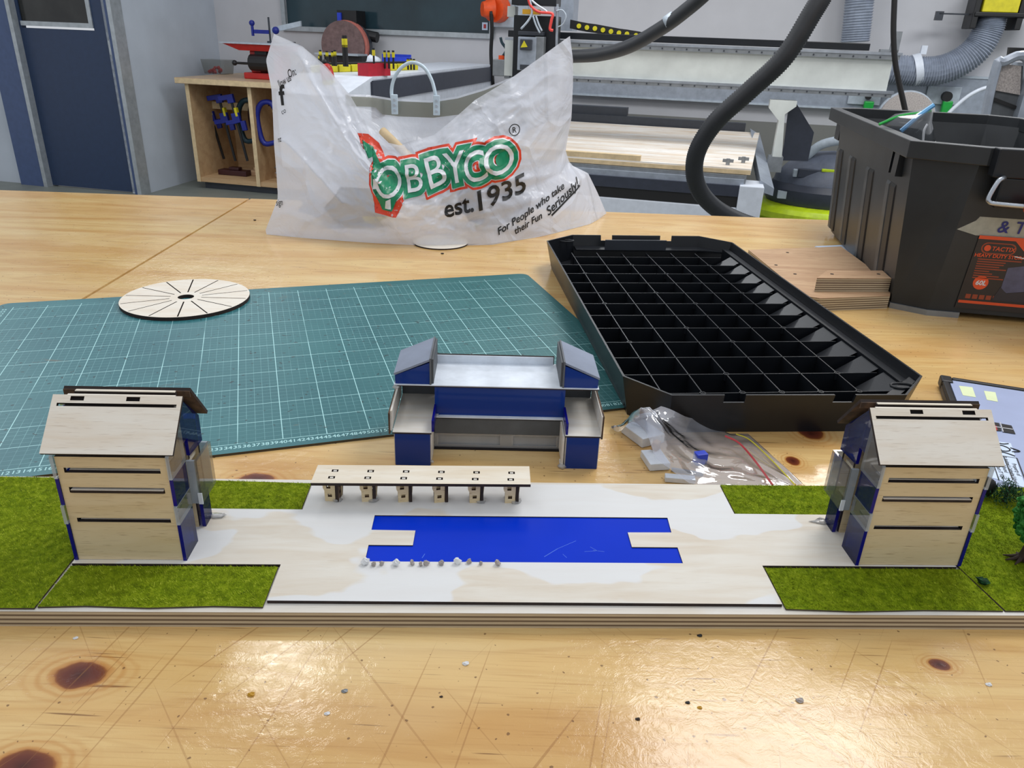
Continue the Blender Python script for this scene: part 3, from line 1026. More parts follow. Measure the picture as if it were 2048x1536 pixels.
# bed, at 60 cm above the floor
bz = -20.0
yb0, yb1 = 454.0, 650.0
xb0, xb1 = -125.0, 32.0
MB().m('osb').prism([(xb0, yb0), (26, yb0), (39, yb1), (xb0, yb1)], bz - 3.2, bz).m('tanedge').box(xb0, yb0 - .3, bz - 3.1, 26, yb0, bz - .9).build('spoil_board', t)
MB().m('dullsteel').box(xb0, yb0 - 2, bz - 8.5, 24, yb1, bz - 3.4).m('silver').box(xb0, yb0 - 4, bz - 8.5, 23, yb0 - 1, bz - 5.4).build('bed_frame', t)
MB().m('silver').add([(xb1, yb0 + 3, bz - 6), (xb1 + 8, yb0 + 3, bz - 10), (xb1 + 8, yb1 + 8, bz - 2), (xb1, yb1 + 8, bz + 2), (xb1, yb0 + 3, bz - 12), (xb1 + 8, yb0 + 3, bz - 14), (xb1 + 8, yb1 + 8, bz - 8), (xb1, yb1 + 8, bz - 8)],
                     [(0, 1, 2, 3), (4, 7, 6, 5), (0, 4, 5, 1), (1, 5, 6, 2), (2, 6, 7, 3), (3, 7, 4, 0)]).build('side_rail', t)
MB().m('charcoal').box(xb0, yb0 - 6, bz - 14.5, xb1 - 11, yb0 + 1, bz - 8.5).m('black').box(xb0, yb0 - 5, bz - 20.5, xb1 - 11, yb0 + 1, bz - 14.5).build('front_panel', t)
MB().m('white').box(xb0, yb0 - 6, FL + 2, xb1 - 11, yb0 + 3, bz - 20.5).box(xb1 - 11, yb0 - 8, FL + 2, xb1 + 2, yb0 + 14, bz - 8).box(xb0, yb0 + 3, FL + 2, xb1 - 2, yb1, bz - 21).build('base', t, bevel=.5)
MB().m('darkgrey').box(xb0, yb1 + 2, bz - 6, xb1 - 4, yb1 + 8, bz + 6).box(xb0, yb1 + 6, bz + 6, xb0 + 60, yb1 + 16, bz + 12).build('cable_tray', t)
# gantry leg on the right
p0, p1 = Y(1541, 200, yG - 4), Y(1595, 200, yG - 4)
q0, q1 = Y(1530, 343, yG - 4), Y(1562, 343, yG - 4)
z0_, z1_ = q0.z, p0.z
mid = lerp(z0_, z1_, .22)
yf, yb_ = yG - 4, yG + 6
b = MB().m('offwhite').prism([(p0.x, z1_), (p0.x, z1_ - 5), (p0.x + 7, z1_ - 12), (q0.x + 3, mid), (q1.x - 1, mid), (p1.x - 6, z1_ - 8), (p1.x, z1_ - 3), (p1.x, z1_)], -10, 0, frame((0, yf, 0), (1, 0, 0), (0, 0, 1)))
b.m('dullsteel').prism([(q0.x, z0_), (q0.x + 1, mid), (q1.x, mid), (q1.x, z0_)], -10, 0, frame((0, yf, 0), (1, 0, 0), (0, 0, 1)))
b.build('gantry_leg', t)
sp = [Y(*q, yG + 12) for q in ((1590, 202), (1628, 265), (1616, 322), (1562, 321), (1568, 290), (1578, 210))]
MB().m('charcoal').prism([(q.x, q.z) for q in sp], -3, 0, frame((0, yG + 12, 0), (1, 0, 0), (0, 0, 1))).build('side_shield', t)
# small pieces lying on the bed
o = MB().m('tanedge').box(-35, -2, 0, 35, 2, 3).build('wood_strip', bevel=.2)
pw = Z(1285, 316, bz)
o.location = Vector((pw.x - 35, yb0 + 2.2, bz)) * S
tag(o, 'pale square wood batten along the front edge of spoil board', 'batten')
for (u, v, lb) in ((1455, 330, 'hold-down bolt on the spoil board nearer the black hose'), (1486, 326, 'hold-down wing bolt at the white corner of the spoil board')):
    q = Z(u, v, bz)
    o = MB().m('dullsteel').cyl((0, 0, 0), (0, 0, 3.5), 1.1, n=8).box(-3, -.6, 1.5, 3, .6, 3.2).build('hold_down_bolt')
    o.location = q * S
    tag(o, lb, 'bolt')

# spindle head
yH = 512.0


def hb(b, u0, v0, u1, v1, y0, y1):      # box whose front face spans these picture corners at distance y0
    a, c = Y(u0, v0, y0), Y(u1, v1, y0)
    return b.box(a.x, y0, c.z, c.x, y1, a.z)


t = thing('router_spindle', 'dark spindle carriage with silver motor on the router gantry', 'machine')
b = MB().m('blackpl')
hb(b, 1028, 30, 1108, 175, yH, yH + 12)
hb(b, 1024, -30, 1112, 12, yH - 4, yH + 12)
b.build('carriage_plate', t, bevel=.3)
b = MB().m('silver')
hb(b, 1036, 73, 1070, 142, yH - 8, yH)
b.m('dullsteel')
hb(b, 1070, 73, 1085, 142, yH - 7, yH)
b.build('motor_body', t, bevel=.5)
b = MB().m('darkgrey')
hb(b, 1036, 62, 1086, 72, yH - 6, yH)
hb(b, 1040, 78, 1062, 101, yH - 11, yH - 8)
b.build('motor_cap', t, bevel=.4)
b = MB().m('darkgrey')
hb(b, 1040, 129, 1060, 140, yH - 8.6, yH - 8)
b.build('rating_plate', t)
a = [Y(*q, yH - 11.3) for q in ((1041, 95), (1055, 94), (1048, 81))]
MB().m('yellow').prism([(q.x, q.z) for q in a], -.3, 0, frame((0, yH - 11.3, 0), (1, 0, 0), (0, 0, 1))).build('warning_triangle', t)
b = MB().m('mustard')
hb(b, 1045, 18, 1078, 29, yH - 5, yH)
b.build('mustard_clip', t)
b = MB().m('offwhite')
hb(b, 1010, 80, 1027, 152, yH + 6, yH + 12)
hb(b, 1015, 12, 1030, 34, yH + 4, yH + 12)
b.build('carriage_side', t)
for (pp, rr, mt, nm) in (([(1055, -10), (1062, 12), (1078, 24), (1104, 27), (1103, 40), (1100, 58), (1106, 61)], .9, 'redcable', 'red_cable'),
                         ([(1058, -5), (1072, 8), (1090, 20), (1094, 24)], .6, 'white', 'white_cable'),
                         ([(1060, 0), (1064, 25), (1056, 42), (1042, 58)], .7, 'lightgrey', 'grey_cable'),
                         ([(1066, 32), (1072, 50), (1080, 66)], .6, 'lightgrey', 'grey_cable'),
                         ([(1072, 32), (1078, 50), (1084, 62)], .6, 'lightgrey', 'grey_cable'),
                         ([(1112, 22), (1124, 20), (1132, 32), (1126, 48), (1116, 54)], .4, 'lightgrey', 'grey_tube')):
    MB().m(mt).tube(smooth_pts([Y(q[0], q[1], yH - 10) for q in pp], 5), rr, 6).build(nm, t, smooth=True)
MB().m('steel').cyl(Y(1115, 8, yH - 3), Y(1113, 95, yH - 3), .9, n=8).cyl(Y(1115, 14, yH - 3), Y(1115, 22, yH - 3), 1.7, n=8).build('steel_rod', t)
# small grey tank with orange cap beside the head
p = Y(1002, 152, yH + 10)
t = thing('coolant_tank', 'small translucent square tank with orange cap left of the spindle', 'tank', (p.x, p.y, p.z))
MB().m('dullsteel').box(-5, -3, 0, 3, 3, 10).build('tank_body', t, bevel=.4)
MB().m('orange').cyl((0, 0, 10), (0, 0, 12.4), 2, n=12).build('cap', t)
MB().m('teal').tube(smooth_pts([(1, 0, 12), (3, 0, 16), (0, 0, 20), (-1, 0, 23)], 4), .9, 8).build('spout', t, smooth=True)
# grey electrical box column behind the head, and the energy chain
b = MB().m('silver')
hb(b, 1112, -60, 1144, 62, yG + 20, yG + 40)
o = b.build('control_box')
tag(o, 'grey control box behind the spindle carriage', 'box')
t = thing('cable_chain', 'black energy chain with yellow pins lying on the router beam', 'cable chain')
chain = [Y(*q, yG + 8) for q in ((1140, 48), (1158, 52), (1174, 55), (1190, 57), (1206, 60), (1222, 63), (1238, 66), (1254, 68), (1272, 71), (1290, 74), (1310, 76))]
for i in range(len(chain) - 1):
    a, c = chain[i], chain[i + 1]
    k = MB().m('black').add([a + Vector((0, 0, 2.6)), c + Vector((0, 0, 2.6)), c - Vector((0, 0, 2.6)), a - Vector((0, 0, 2.6)),
                             a + Vector((0, 5, 2.6)), c + Vector((0, 5, 2.6)), c + Vector((0, 5, -2.6)), a + Vector((0, 5, -2.6))],
                            [(0, 1, 2, 3), (4, 7, 6, 5), (0, 4, 5, 1), (1, 5, 6, 2), (2, 6, 7, 3), (3, 7, 4, 0)]).build('link', t)
    if i < 8:
        e = c
        MB().m('yellow').cyl((e.x, e.y - .6, e.z), (e.x, e.y + .2, e.z), 1.5, n=10).build('pin', k)

# black dust hoses
hp = smooth_pts([Y(1140, 113, 500), Y(1200, 109, 490), Y(1260, 92, 480), Y(1325, 55, 470), Y(1370, 22, 465), Y(1420, -22, 460), Y(1500, -110, 450), Y(1560, -260, 440), Y(1575, -420, 435)], 10)
t = thing('dust_hose', 'smooth black hose sweeping down to the spindle with grey tape join', 'hose')
MB().m('hose').tube(hp, 3.8, 14).build('hose_pipe', t, smooth=True)
a, c = Y(1333, 48, 469), Y(1349, 37, 468)
MB().m('lightgrey').cyl(a, c, 4.1, n=14).build('tape_band', t, smooth=True)
hp = smooth_pts([Y(1730, -420, 330), Y(1712, -180, 330), Y(1660, -40, 330), Y(1622, 30, 330), Y(1568, 115, 332), Y(1500, 180, 336), Y(1430, 245, 340), Y(1392, 310, 345), Y(1394, 370, 352), Y(1430, 415, 362), Y(1490, 445, 375), Y(1560, 462, 390)], 34)
o = MB().m('hose').tube(hp, 3.5, 12, rib=.35).build('vacuum_hose', smooth=True)
tag(o, 'ribbed black vacuum hose looping down behind the bench', 'hose')
o = MB().m('black').tube(smooth_pts([Y(1800, -420, 300), Y(1793, -200, 300), Y(1790, -30, 300), Y(1787, 60, 300), Y(1790, 120, 300), Y(1798, 165, 300), Y(1812, 230, 300), Y(1820, 300, 300)], 5), .9, 8).build('hanging_cable', smooth=True)
tag(o, 'thin black cable hanging in front of the wall above the black tub', 'cable')

# grey flexible ducts on the wall
yU = YW - 22
pts = [Y(*q, yU) for q in ((1760, 139), (1800, 140), (1840, 143), (1880, 140), (1920, 124), (1955, 96), (1975, 62), (1982, 38), (1983, 20))]
t = thing('dust_duct', 'grey ribbed flexible dust duct curving up the wall at right', 'duct')
MB().m('duct').tube(smooth_pts(pts, 16), 9.5, 18, rib=1.2).build('duct_pipe', t, smooth=False)
pc = Y(1832, 140, yU)
MB().m('white').cyl((pc.x - 2, pc.y, pc.z - .5), (pc.x + 3, pc.y, pc.z + 1), 11.4, n=20).box(pc.x, pc.y - 2, pc.z + 11, pc.x + 4, pc.y + 1, pc.z + 17).build('clamp_band', t, smooth=True, angle=40)
p = Y(1985, 10, yU)
t = thing('blast_gate', 'black blast gate with yellow tape where the duct meets white pipe', 'duct fitting', (p.x, yU, p.z))
MB().m('black').box(-14, -11, -16, -10, 11, 10).box(15, -11, -16, 19, 11, 10).box(-13, -12, -8, 30, 12, -5).build('gate_frame', t, bevel=.6)
MB().m('darkgrey').box(-34, -2, -7, -12, 2, -6).box(-36, -2, -11, -31, 2, -5).build('slide', t)
MB().m('yellow').box(-9, -12.4, -5, 14, 0, 8).build('tape', t, bevel=.5)
o = MB().m('white').cyl((0, 0, 6), (0, 0, 80), 11.5, n=20).build('white_duct_pipe', smooth=True, angle=40)
o.location = Vector((p.x + 2, yU, p.z)) * S
tag(o, 'white vertical duct pipe above the blast gate', 'pipe')
pts = [Y(*q, yU + 4) for q in ((1740, -260), (1728, -120), (1722, -30), (1718, 10), (1714, 50), (1710, 84))]
o = MB().m('duct').tube(smooth_pts(pts, 14), 9.5, 18, rib=1.1).build('vertical_duct')
tag(o, 'grey ribbed duct hanging straight down behind the gantry beam', 'duct')

# outlets on the trunking
for (u, v, lb) in ((1885, 192, 'white wall outlet with black knob and green plug'), (1729, 193, 'white wall outlet with green plug below the gantry beam')):
    p = Y(u, v, YW - 8)
    t = thing('power_outlet', lb, 'outlet', (p.x, YW - 8, p.z), 0, 'outlets on the trunking')
    MB().m('lightgrey').box(-12, -1.6, -6, 12, 0, 7).build('face_plate', t, bevel=.4)
    MB().m('black').cyl((2, -7, 0), (2, -1.6, 0), 3.6 if u > 1800 else 2, n=14).build('knob', t)
    MB().m('greenpl').box(0, -7, -13, 7, -2, -3).build('green_plug', t, bevel=.8)
pts = smooth_pts([Y(*q, 655) for q in ((1885, 240), (1908, 216), (1940, 190), (1975, 175), (2010, 178), (2048, 220))], 6)
o = MB().m('white').tube(pts, 1.4, 8).build('white_hose', smooth=True)
tag(o, 'thin white tube arching over to the silver bandsaw', 'hose')
c = Y(1812, 240, 640)
o = MB().m('stone_g').cyl((c.x, 640, c.z), (c.x, 643, c.z), 19, n=40).m('lightgrey').cyl((c.x, 643, c.z), (c.x, 646, c.z), 20, n=40).build('disc_cover', smooth=True, angle=40)
tag(o, 'top of a round brown disc cover peeping over the black tub', 'disc')

# silver machine at the right edge
yM = 400.0
t = thing('silver_bench_machine', 'silver framed bench machine with round black top at the right edge', 'machine')
fr = [Y(*q, yM) for q in ((1962, 320), (1972, 226), (1994, 132), (2006, 124), (2060, 128), (2075, 330))]
MB().m('silver').tube(smooth_pts(fr, 6), 2.0, 8).m('silver').box(Y(2040, 200, yM).x, yM - 3, Y(0, 330, yM).z - 4, Y(2120, 200, yM).x, yM + 24, Y(2050, 126, yM).z).build('machine_frame', t, smooth=True, angle=40)
fy = frame((0, yM + 3, 0), (1, 0, 0), (0, 0, 1))
pp_ = [Y(*q, yM + 3) for q in ((1978, 300), (1984, 215), (1997, 140), (2008, 128), (2046, 132), (2042, 300))]
MB().m('greywall').prism([(q.x, q.z) for q in pp_], -1, 0, fy).build('inner_panel', t)
pp_ = [Y(*q, yM + 1.8) for q in ((1982, 192), (2034, 212), (2033, 219), (1981, 200))]
MB().m('black').prism([(q.x, q.z) for q in pp_], -.5, 0, frame((0, yM + 1.8, 0), (1, 0, 0), (0, 0, 1))).build('inner_strip', t)
pp_ = [Y(*q, yM + 1.8) for q in ((1986, 180), (2040, 190), (2043, 132), (2008, 128), (1998, 140))]
MB().m('stone_g').prism([(q.x, q.z) for q in pp_], -.5, 0, frame((0, yM + 1.8, 0), (1, 0, 0), (0, 0, 1))).build('upper_panel', t)
c = Y(2050, 106, yM + 10)
MB().m('black').cyl((c.x, c.y, c.z - 3), (c.x, c.y, c.z + 2), 6.5, 7.2, 24).m('steel').cyl((c.x + 2, c.y, c.z + 2), (c.x + 2, c.y, c.z + 4.4), 3.4, 1, 16).build('round_top', t, smooth=True, angle=40)

# shop vacuum
pv = Y(1640, 432, 600)
t = thing('shop_vacuum', 'grey and lime green workshop vacuum on the floor beyond the bench', 'vacuum', (pv.x + 1, 600, FL + 13))
prof = [(0, 3), (42, 3), (46, 6), (46, 10), (42, 13), (0, 13)]
b = MB().m('lime')


def lathe(b, prof, n=32, sx=1.0, sy=1.0, c=(0, 0, 0)):
    vs = []
    for (r, z) in prof:
        for k in range(n):
            a = 2 * math.pi * k / n
            vs.append((c[0] + r * math.cos(a) * sx, c[1] + r * math.sin(a) * sy, c[2] + z))
    fs = [(i * n + k, i * n + (k + 1) % n, (i + 1) * n + (k + 1) % n, (i + 1) * n + k) for i in range(len(prof) - 1) for k in range(n)]
    return b.add(vs, fs)


lathe(b, [(.1, 5), (50, 5), (53, 8), (53, 12), (50, 15), (36, 18), (.1, 18)], 40, 1, .7)
b.build('lime_base', t, smooth=True, angle=35)
lathe(MB().m('charcoal'), [(40, 16), (42, 19), (42, 27), (38, 31), (.1, 31)], 36, 1, .72).build('tank', t, smooth=True, angle=35)
b = lathe(MB().m('midgrey'), [(38, 30), (37, 35), (30, 43), (16, 51), (.1, 53)], 36, 1, .7)
b.build('motor_cover', t, smooth=True, angle=40)
MB().m('lightgrey').tube(smooth_pts([(-20, -8, 48), (-10, -10, 58), (8, -10, 62), (26, -8, 60), (34, 0, 50)], 6), 3.2, 10).build('handle', t, smooth=True)
MB().m('charcoal').box(-24, -21, 36, -9, -17, 42).m('lime').box(-9, -22, 41, 0, -17, 43).m('lightgrey').box(-27, -20, 36, -24, -15, 41).build('switch_panel', t, bevel=.5)
MB().m('lightgrey').box(-35, -22, 21, -29, -18, 26).build('badge', t)
o = MB().m('black').box(-24, -14, 0, 24, 14, 9).build('accessory_case', bevel=1)
o.location = Vector((Y(1560, 432, 560).x, 545, FL)) * S
tag(o, 'low black case on the floor beside the vacuum', 'case')


# turn the whole room section into place
for o in list(bpy.data.objects):
    if o.name not in _before and o.parent is None and o.type in ('MESH', 'EMPTY'):
        o.location = Matrix.Rotation(RTH, 3, 'Z') @ o.location
        o.rotation_euler.z += RTH
Y, Z = _Y0, _Z0


# ================================================================ the bench
BX0, BX1, BY0 = -190, 190, -60
yb = lambda x: 211.0 + x * 0.006
seam = -74.0
t = thing('workbench', 'large varnished pine plywood workbench filling the foreground', 'workbench')
b = MB().m('bench').add([(-190, -60, 0), (190, -60, 0), (190, yb(190) + 1, 0), (seam + .25, yb(seam), 0), (seam + .25, 114, 0), (-190, 114, 0)], [(0, 1, 2, 3, 4, 5)])
b = MB().m('bench')
b.prism([(-190, -60), (190, -60), (190, 213), (seam + .35, 212), (seam + .35, 112), (-190, 112)], -2.4, 0)
b.build('bench_panel', t)
b = MB().m('bench').prism([(-190, 112.3), (seam - .25, 112.3), (seam - .25, 212), (-190, 210)], -2.4, 0)
b.build('bench_panel', t)
MB().m('tan').box(-185, -50, -4.5, 185, 205, -2.4).m('dark_in').box(seam - 2, 110, -2.5, seam + 2, 211, -2.2).build('underlay', t)
for lx, ly in ((-180, -50), (174, -50), (-180, 196), (174, 196)):
    MB().m('tan').box(lx, ly, FL, lx + 9, ly + 9, -4.5).build('leg', t)

# ================================================================ cutting mat
MA = math.radians(18.541)
mo = Vector((-64.2, 65.1, 0))
t = thing('cutting_mat', 'large worn green cutting mat with pale grid and numbers', 'cutting mat', (mo.x, mo.y, 0), MA)
r_ = 1.6


def rrect(x0, y0, x1, y1, r, n=5):
    out = []
    for cx, cy, a0 in ((x1 - r, y0 + r, -90), (x1 - r, y1 - r, 0), (x0 + r, y1 - r, 90), (x0 + r, y0 + r, 180)):
        for k in range(n + 1):
            a = math.radians(a0 + 90 * k / n)
            out.append((cx + r * math.cos(a), cy + r * math.sin(a)))
    return out


plate('mat_sheet', rrect(-2.4, -2.0, 89.4, 58.4, 1.6), [], .3, 'matgrid', 'mat_edge', t)
its = []
for i in range(0, 89):
    its.append((str(i), .95, Matrix.Translation((i, -1.05, .3)), 0, .012, .002))
for i in range(5, 56, 1):
    its.append((str(i), .8, Matrix.Translation((-1.1, i - .3, .3)), 0, .01, .002))
bm_obj(text_bm(its), 'printed_numbers', ['print'], t)

# ================================================================ the model base and its lawn
BA = math.radians(2.8)
BO = (1.9, 48.45, 0)
t = thing('model_base_board', 'long thick plywood base board carrying the model site', 'board', BO, BA)
MB().m('board_edge').box(-62, .1, 0, 62, 19.9, 1.48).m('birch_white').box(-62, .1, 1.48, 62, 19.9, 1.5).build('ply_slab', t)

M['skyline'] = plain('pale_scratch', (60, 110, 215), 0.5)
# pale ply pavement with the pool cut out
Tsh = thing('ply_pavement', 'whitened plywood cross shaped pavement sheet with pool cut-out', 'pavement', (BO[0], BO[1], 1.5), BA)
outl = [(-20.9, 1.15), (21.2, 1.0), (21.2, 6.05), (38.9, 6.05), (38.9, 14.1), (21.1, 14.1), (21.1, 19.35), (-20.8, 18.7), (-20.8, 14.1), (-38.4, 14.1), (-38.4, 5.7), (-20.9, 5.75)]
pool = [(-13.8, 6.25), (14.15, 6.3), (14.2, 8.6), (10.0, 8.6), (10.0, 10.85), (14.15, 10.9), (14.3, 13.3), (-13.85, 13.25), (-13.85, 10.9), (-9.8, 10.85), (-9.85, 8.6), (-13.8, 8.6)]
plate('ply_sheet', outl, [pool], .3, 'birch_paved', 'burnt', Tsh)
o = MB().m('bluesolid').box(-13.9, 6.2, 1.5, 14.4, 13.4, 1.72).build('pool_water')
for q in o.data.vertices:
    pass
o.data.transform(Matrix.Translation((0, 0, 0)))
tag(o, 'deep blue acrylic pool inlaid in the pale pavement', 'pool')
o.location = Vector((BO[0], BO[1], 0)) * S
o.rotation_euler = (0, 0, BA)
# pool acrylic only where the cut-out is
me = plate_mesh('pool_water', [(x, y) for x, y in pool], [], .2, 'bluesolid', 'bluesolid')
me.transform(Matrix.Translation((0, 0, 1.5 * S)))
o.data = me
for (p_, q_, w_) in (((1.9, 7.2), (3.2, 8.4), .03), ((3.2, 8.4), (5.0, 9.6), .02), ((3.6, 7.6), (3.9, 7.1), .02), ((5.6, 8.0), (6.6, 8.1), .02), ((6.2, 8.7), (6.8, 8.1), .02), ((6.4, 8.2), (7.4, 8.0), .02), ((-8.9, 6.9), (-8.7, 7.5), .03)):
    a_, c_ = Vector(p_), Vector(q_)
    d_ = (c_ - a_).normalized()
    n_ = Vector((-d_.y, d_.x)) * w_
    MB().m('skyline').prism([tuple(a_ - n_), tuple(c_ - n_), tuple(c_ + n_), tuple(a_ + n_)], 1.70, 1.705).build('scratch', o)


def grass(name_lbl, poly, blades, seed):
    rnd = random.Random(seed)
    t = thing('grass_mat', name_lbl, 'grass', (BO[0], BO[1], 1.5), BA, 'grass mats on the model base')
    plate('grass_backing', poly, [], .16, 'grass', 'mat_edge', t)
    xs_ = [p[0] for p in poly]
    ys_ = [p[1] for p in poly]

    def inside(x, y):
        c = False
        j = len(poly) - 1
        for i in range(len(poly)):
            if (poly[i][1] > y) != (poly[j][1] > y) and x < (poly[j][0] - poly[i][0]) * (y - poly[i][1]) / (poly[j][1] - poly[i][1]) + poly[i][0]:
                c = not c
            j = i
        return c
    vs, fs = [], []
    area = (max(xs_) - min(xs_)) * (max(ys_) - min(ys_))
    for _ in range(int(area * blades)):
        x, y = rnd.uniform(min(xs_), max(xs_)), rnd.uniform(min(ys_), max(ys_))
        if not inside(x, y):
            continue
        a = rnd.uniform(0, 6.283)
        h = rnd.uniform(.10, .24)
        wd = .028
        k = noise.noise(Vector((x * .5, y * .5, seed))) * 1.5 + a * .2
        lx, ly = math.cos(k + 2) * h * .9, math.sin(k + 2) * h * .9
        n0 = len(vs)
        vs += [Vector((x - wd * math.cos(a), y - wd * math.sin(a), .15)), Vector((x + wd * math.cos(a), y + wd * math.sin(a), .15)), Vector((x + lx, y + ly, .15 + h * .8))]
        fs.append((n0, n0 + 1, n0 + 2))
    me = bpy.data.meshes.new('grass_pile')
    me.from_pydata([q * S for q in vs], [], fs)
    me.materials.append(M['blade'])
    o = bpy.data.objects.new('grass_pile', me)
    COL.objects.link(o)
    o.parent = t
    o['kind'] = 'stuff'


BL = 95
grass('green grass mat covering the far left end of the base board', [(-61.8, .3), (-38.75, .3), (-38.7, 5.6), (-38.7, 14.2), (-38.7, 19.5), (-61.8, 19.6)], BL, 1)
grass('grass mat in front of the left timber building', [(-38.55, .45), (-35, .6), (-30, .4), (-25, .65), (-21.1, .55), (-21.1, 5.6), (-38.4, 5.55)], BL, 2)
grass('grass mat behind the left building, up to the long canopy', [(-38.5, 14.25), (-21, 14.3), (-21, 19.0), (-38.5, 19.6)], BL, 3)
grass('grass mat in front of the right timber building', [(21.4, .6), (27, .35), (33, .55), (39.75, .5), (39.15, 5.9), (21.4, 5.9)], BL, 4)
grass('grass mat behind the right building, ending at the pavement corner', [(21.3, 14.25), (39, 14.3), (39, 19.7), (21.3, 19.6)], BL, 5)
grass('green grass mat under the little tree at the right end', [(39.25, 6.2), (39.95, .5), (61.8, .4), (61.8, 19.8), (39.2, 19.8)], BL, 6)

# pebbles along the near edge of the pool
bm_ = Matrix.Translation(Vector(BO)) @ Matrix.Rotation(BA, 4, 'Z')
pb = [(731, 1124, 9, 0), (748, 1127, 6, 1), (764, 1126, 6, 1), (793, 1126, 8.5, 0), (824, 1125, 6, 1), (841, 1127, 5, 1), (853, 1126, 7, 2), (883, 1125, 6.5, 1), (915, 1123, 8.5, 0), (938, 1122, 6, 1), (962, 1125, 5, 1), (995, 1126, 7, 1)]
lbs = ['largest white pebble at the near left corner of pool', 'small grey pebble touching the corner white one', 'grey pebble third from the pool corner', 'round white pebble fourth along the pool edge',
       'greyish pebble fifth along the pool edge', 'tiniest grey pebble in the middle of the row', 'two-toned flat pebble beside the tiniest one', 'pinkish pebble left of the big cratered white one',
       'big cratered white pebble in the right half of the row', 'grey upright pebble just right of the cratered white one', 'small dark grey pebble second from right end', 'last grey pebble at the right end of the row']
for (u, v, r, k), lb in zip(pb, lbs):
    q = Z(u, v + 4, 1.8)
    rr = r / 23.5 * .5 * 1.75
    o = MB().m('stone_w' if k == 0 else 'stone_g').ball((0, 0, rr * .8), rr, 8, 6, (1.0, .8, 1.0), .9).build('pebble', smooth=False)
    o.location = q * S
    o.rotation_euler = (0, 0, u * .7)
    tag(o, lb, 'pebble', 'pebbles along the pool edge')

# ================================================================ the long canopy
t = thing('canopy_pavilion', 'long flat plywood canopy on six stubby slotted posts behind the pool', 'model canopy', (BO[0], BO[1], 1.8), BA)
holes = []
for i in range(6):
    for j, yy in enumerate((15.75, 17.0)):
        xc = -18.2 + i * 3.46 + (.12 if j else 0)
        holes += [rect(xc - .32, yy - .22, xc + .32, yy + .22)]
plate('roof_plate', [(-20.0, 14.7), (1.0, 14.9), (1.05, 18.3), (-19.95, 18.05)], holes, .3, 'birch', 'burnt', t, Matrix.Translation((0, 0, 2.3)))
for i in range(6):
    for j, yy in enumerate((15.75, 17.0)):
        xc = -18.2 + i * 3.46 + (.12 if j else 0)
        MB().m('birch_white').box(xc - .16, yy - .1, 2.2, xc + .16, yy + .1, 2.6).build('peg', t)
for i in range(6):
    xc = -18.3 + i * 3.5
    m = Matrix.Translation((xc, 16.0, 0)) @ Matrix.Rotation(random.uniform(-.25, .35) * (1 if i % 2 else -1) + .1, 4, 'Z')
    mm = m @ frame((-.62, -.15, 0), (1, 0, 0), (0, 0, 1))
    pl = plate('post_plate', [(0, 0), (1.0, 0), (1.05, 2.25), (-.15, 2.25), (-.15, 1.5), (-.02, 1.2)], [rect(.3, .5, .7, .85), rect(.2, 1.45, .6, 1.85)], .3, 'birch_warm', 'brownedge', t, mm)
    mm = m @ frame((.45, -.55, 0), (0, 1, 0), (0, 0, 1))
    plate('post_fin', [(0, 0), (1.5, 0), (1.6, 2.28), (0, 2.28)], [rect(.5, .6, .9, .95), rect(.5, 1.4, .9, 1.75)], .28, 'brownedge', 'burnt', pl, mm)
    mm = m @ frame((-.5, .9, 0), (1, 0, 0), (0, 0, 1))
    plate('post_plate', [(0, 0), (1.3, 0), (1.5, 2.28), (-.1, 2.28)], [rect(.5, .6, .9, .95)], .3, 'birch_warm', 'brownedge', t, mm)
    if i in (0, 1, 4, 5):
        MB().m('glue').ball((xc + .5, 15.7, .1), .42, 8, 5, (1.2, 1, .5), .8).build('glue_blob', t, smooth=True)


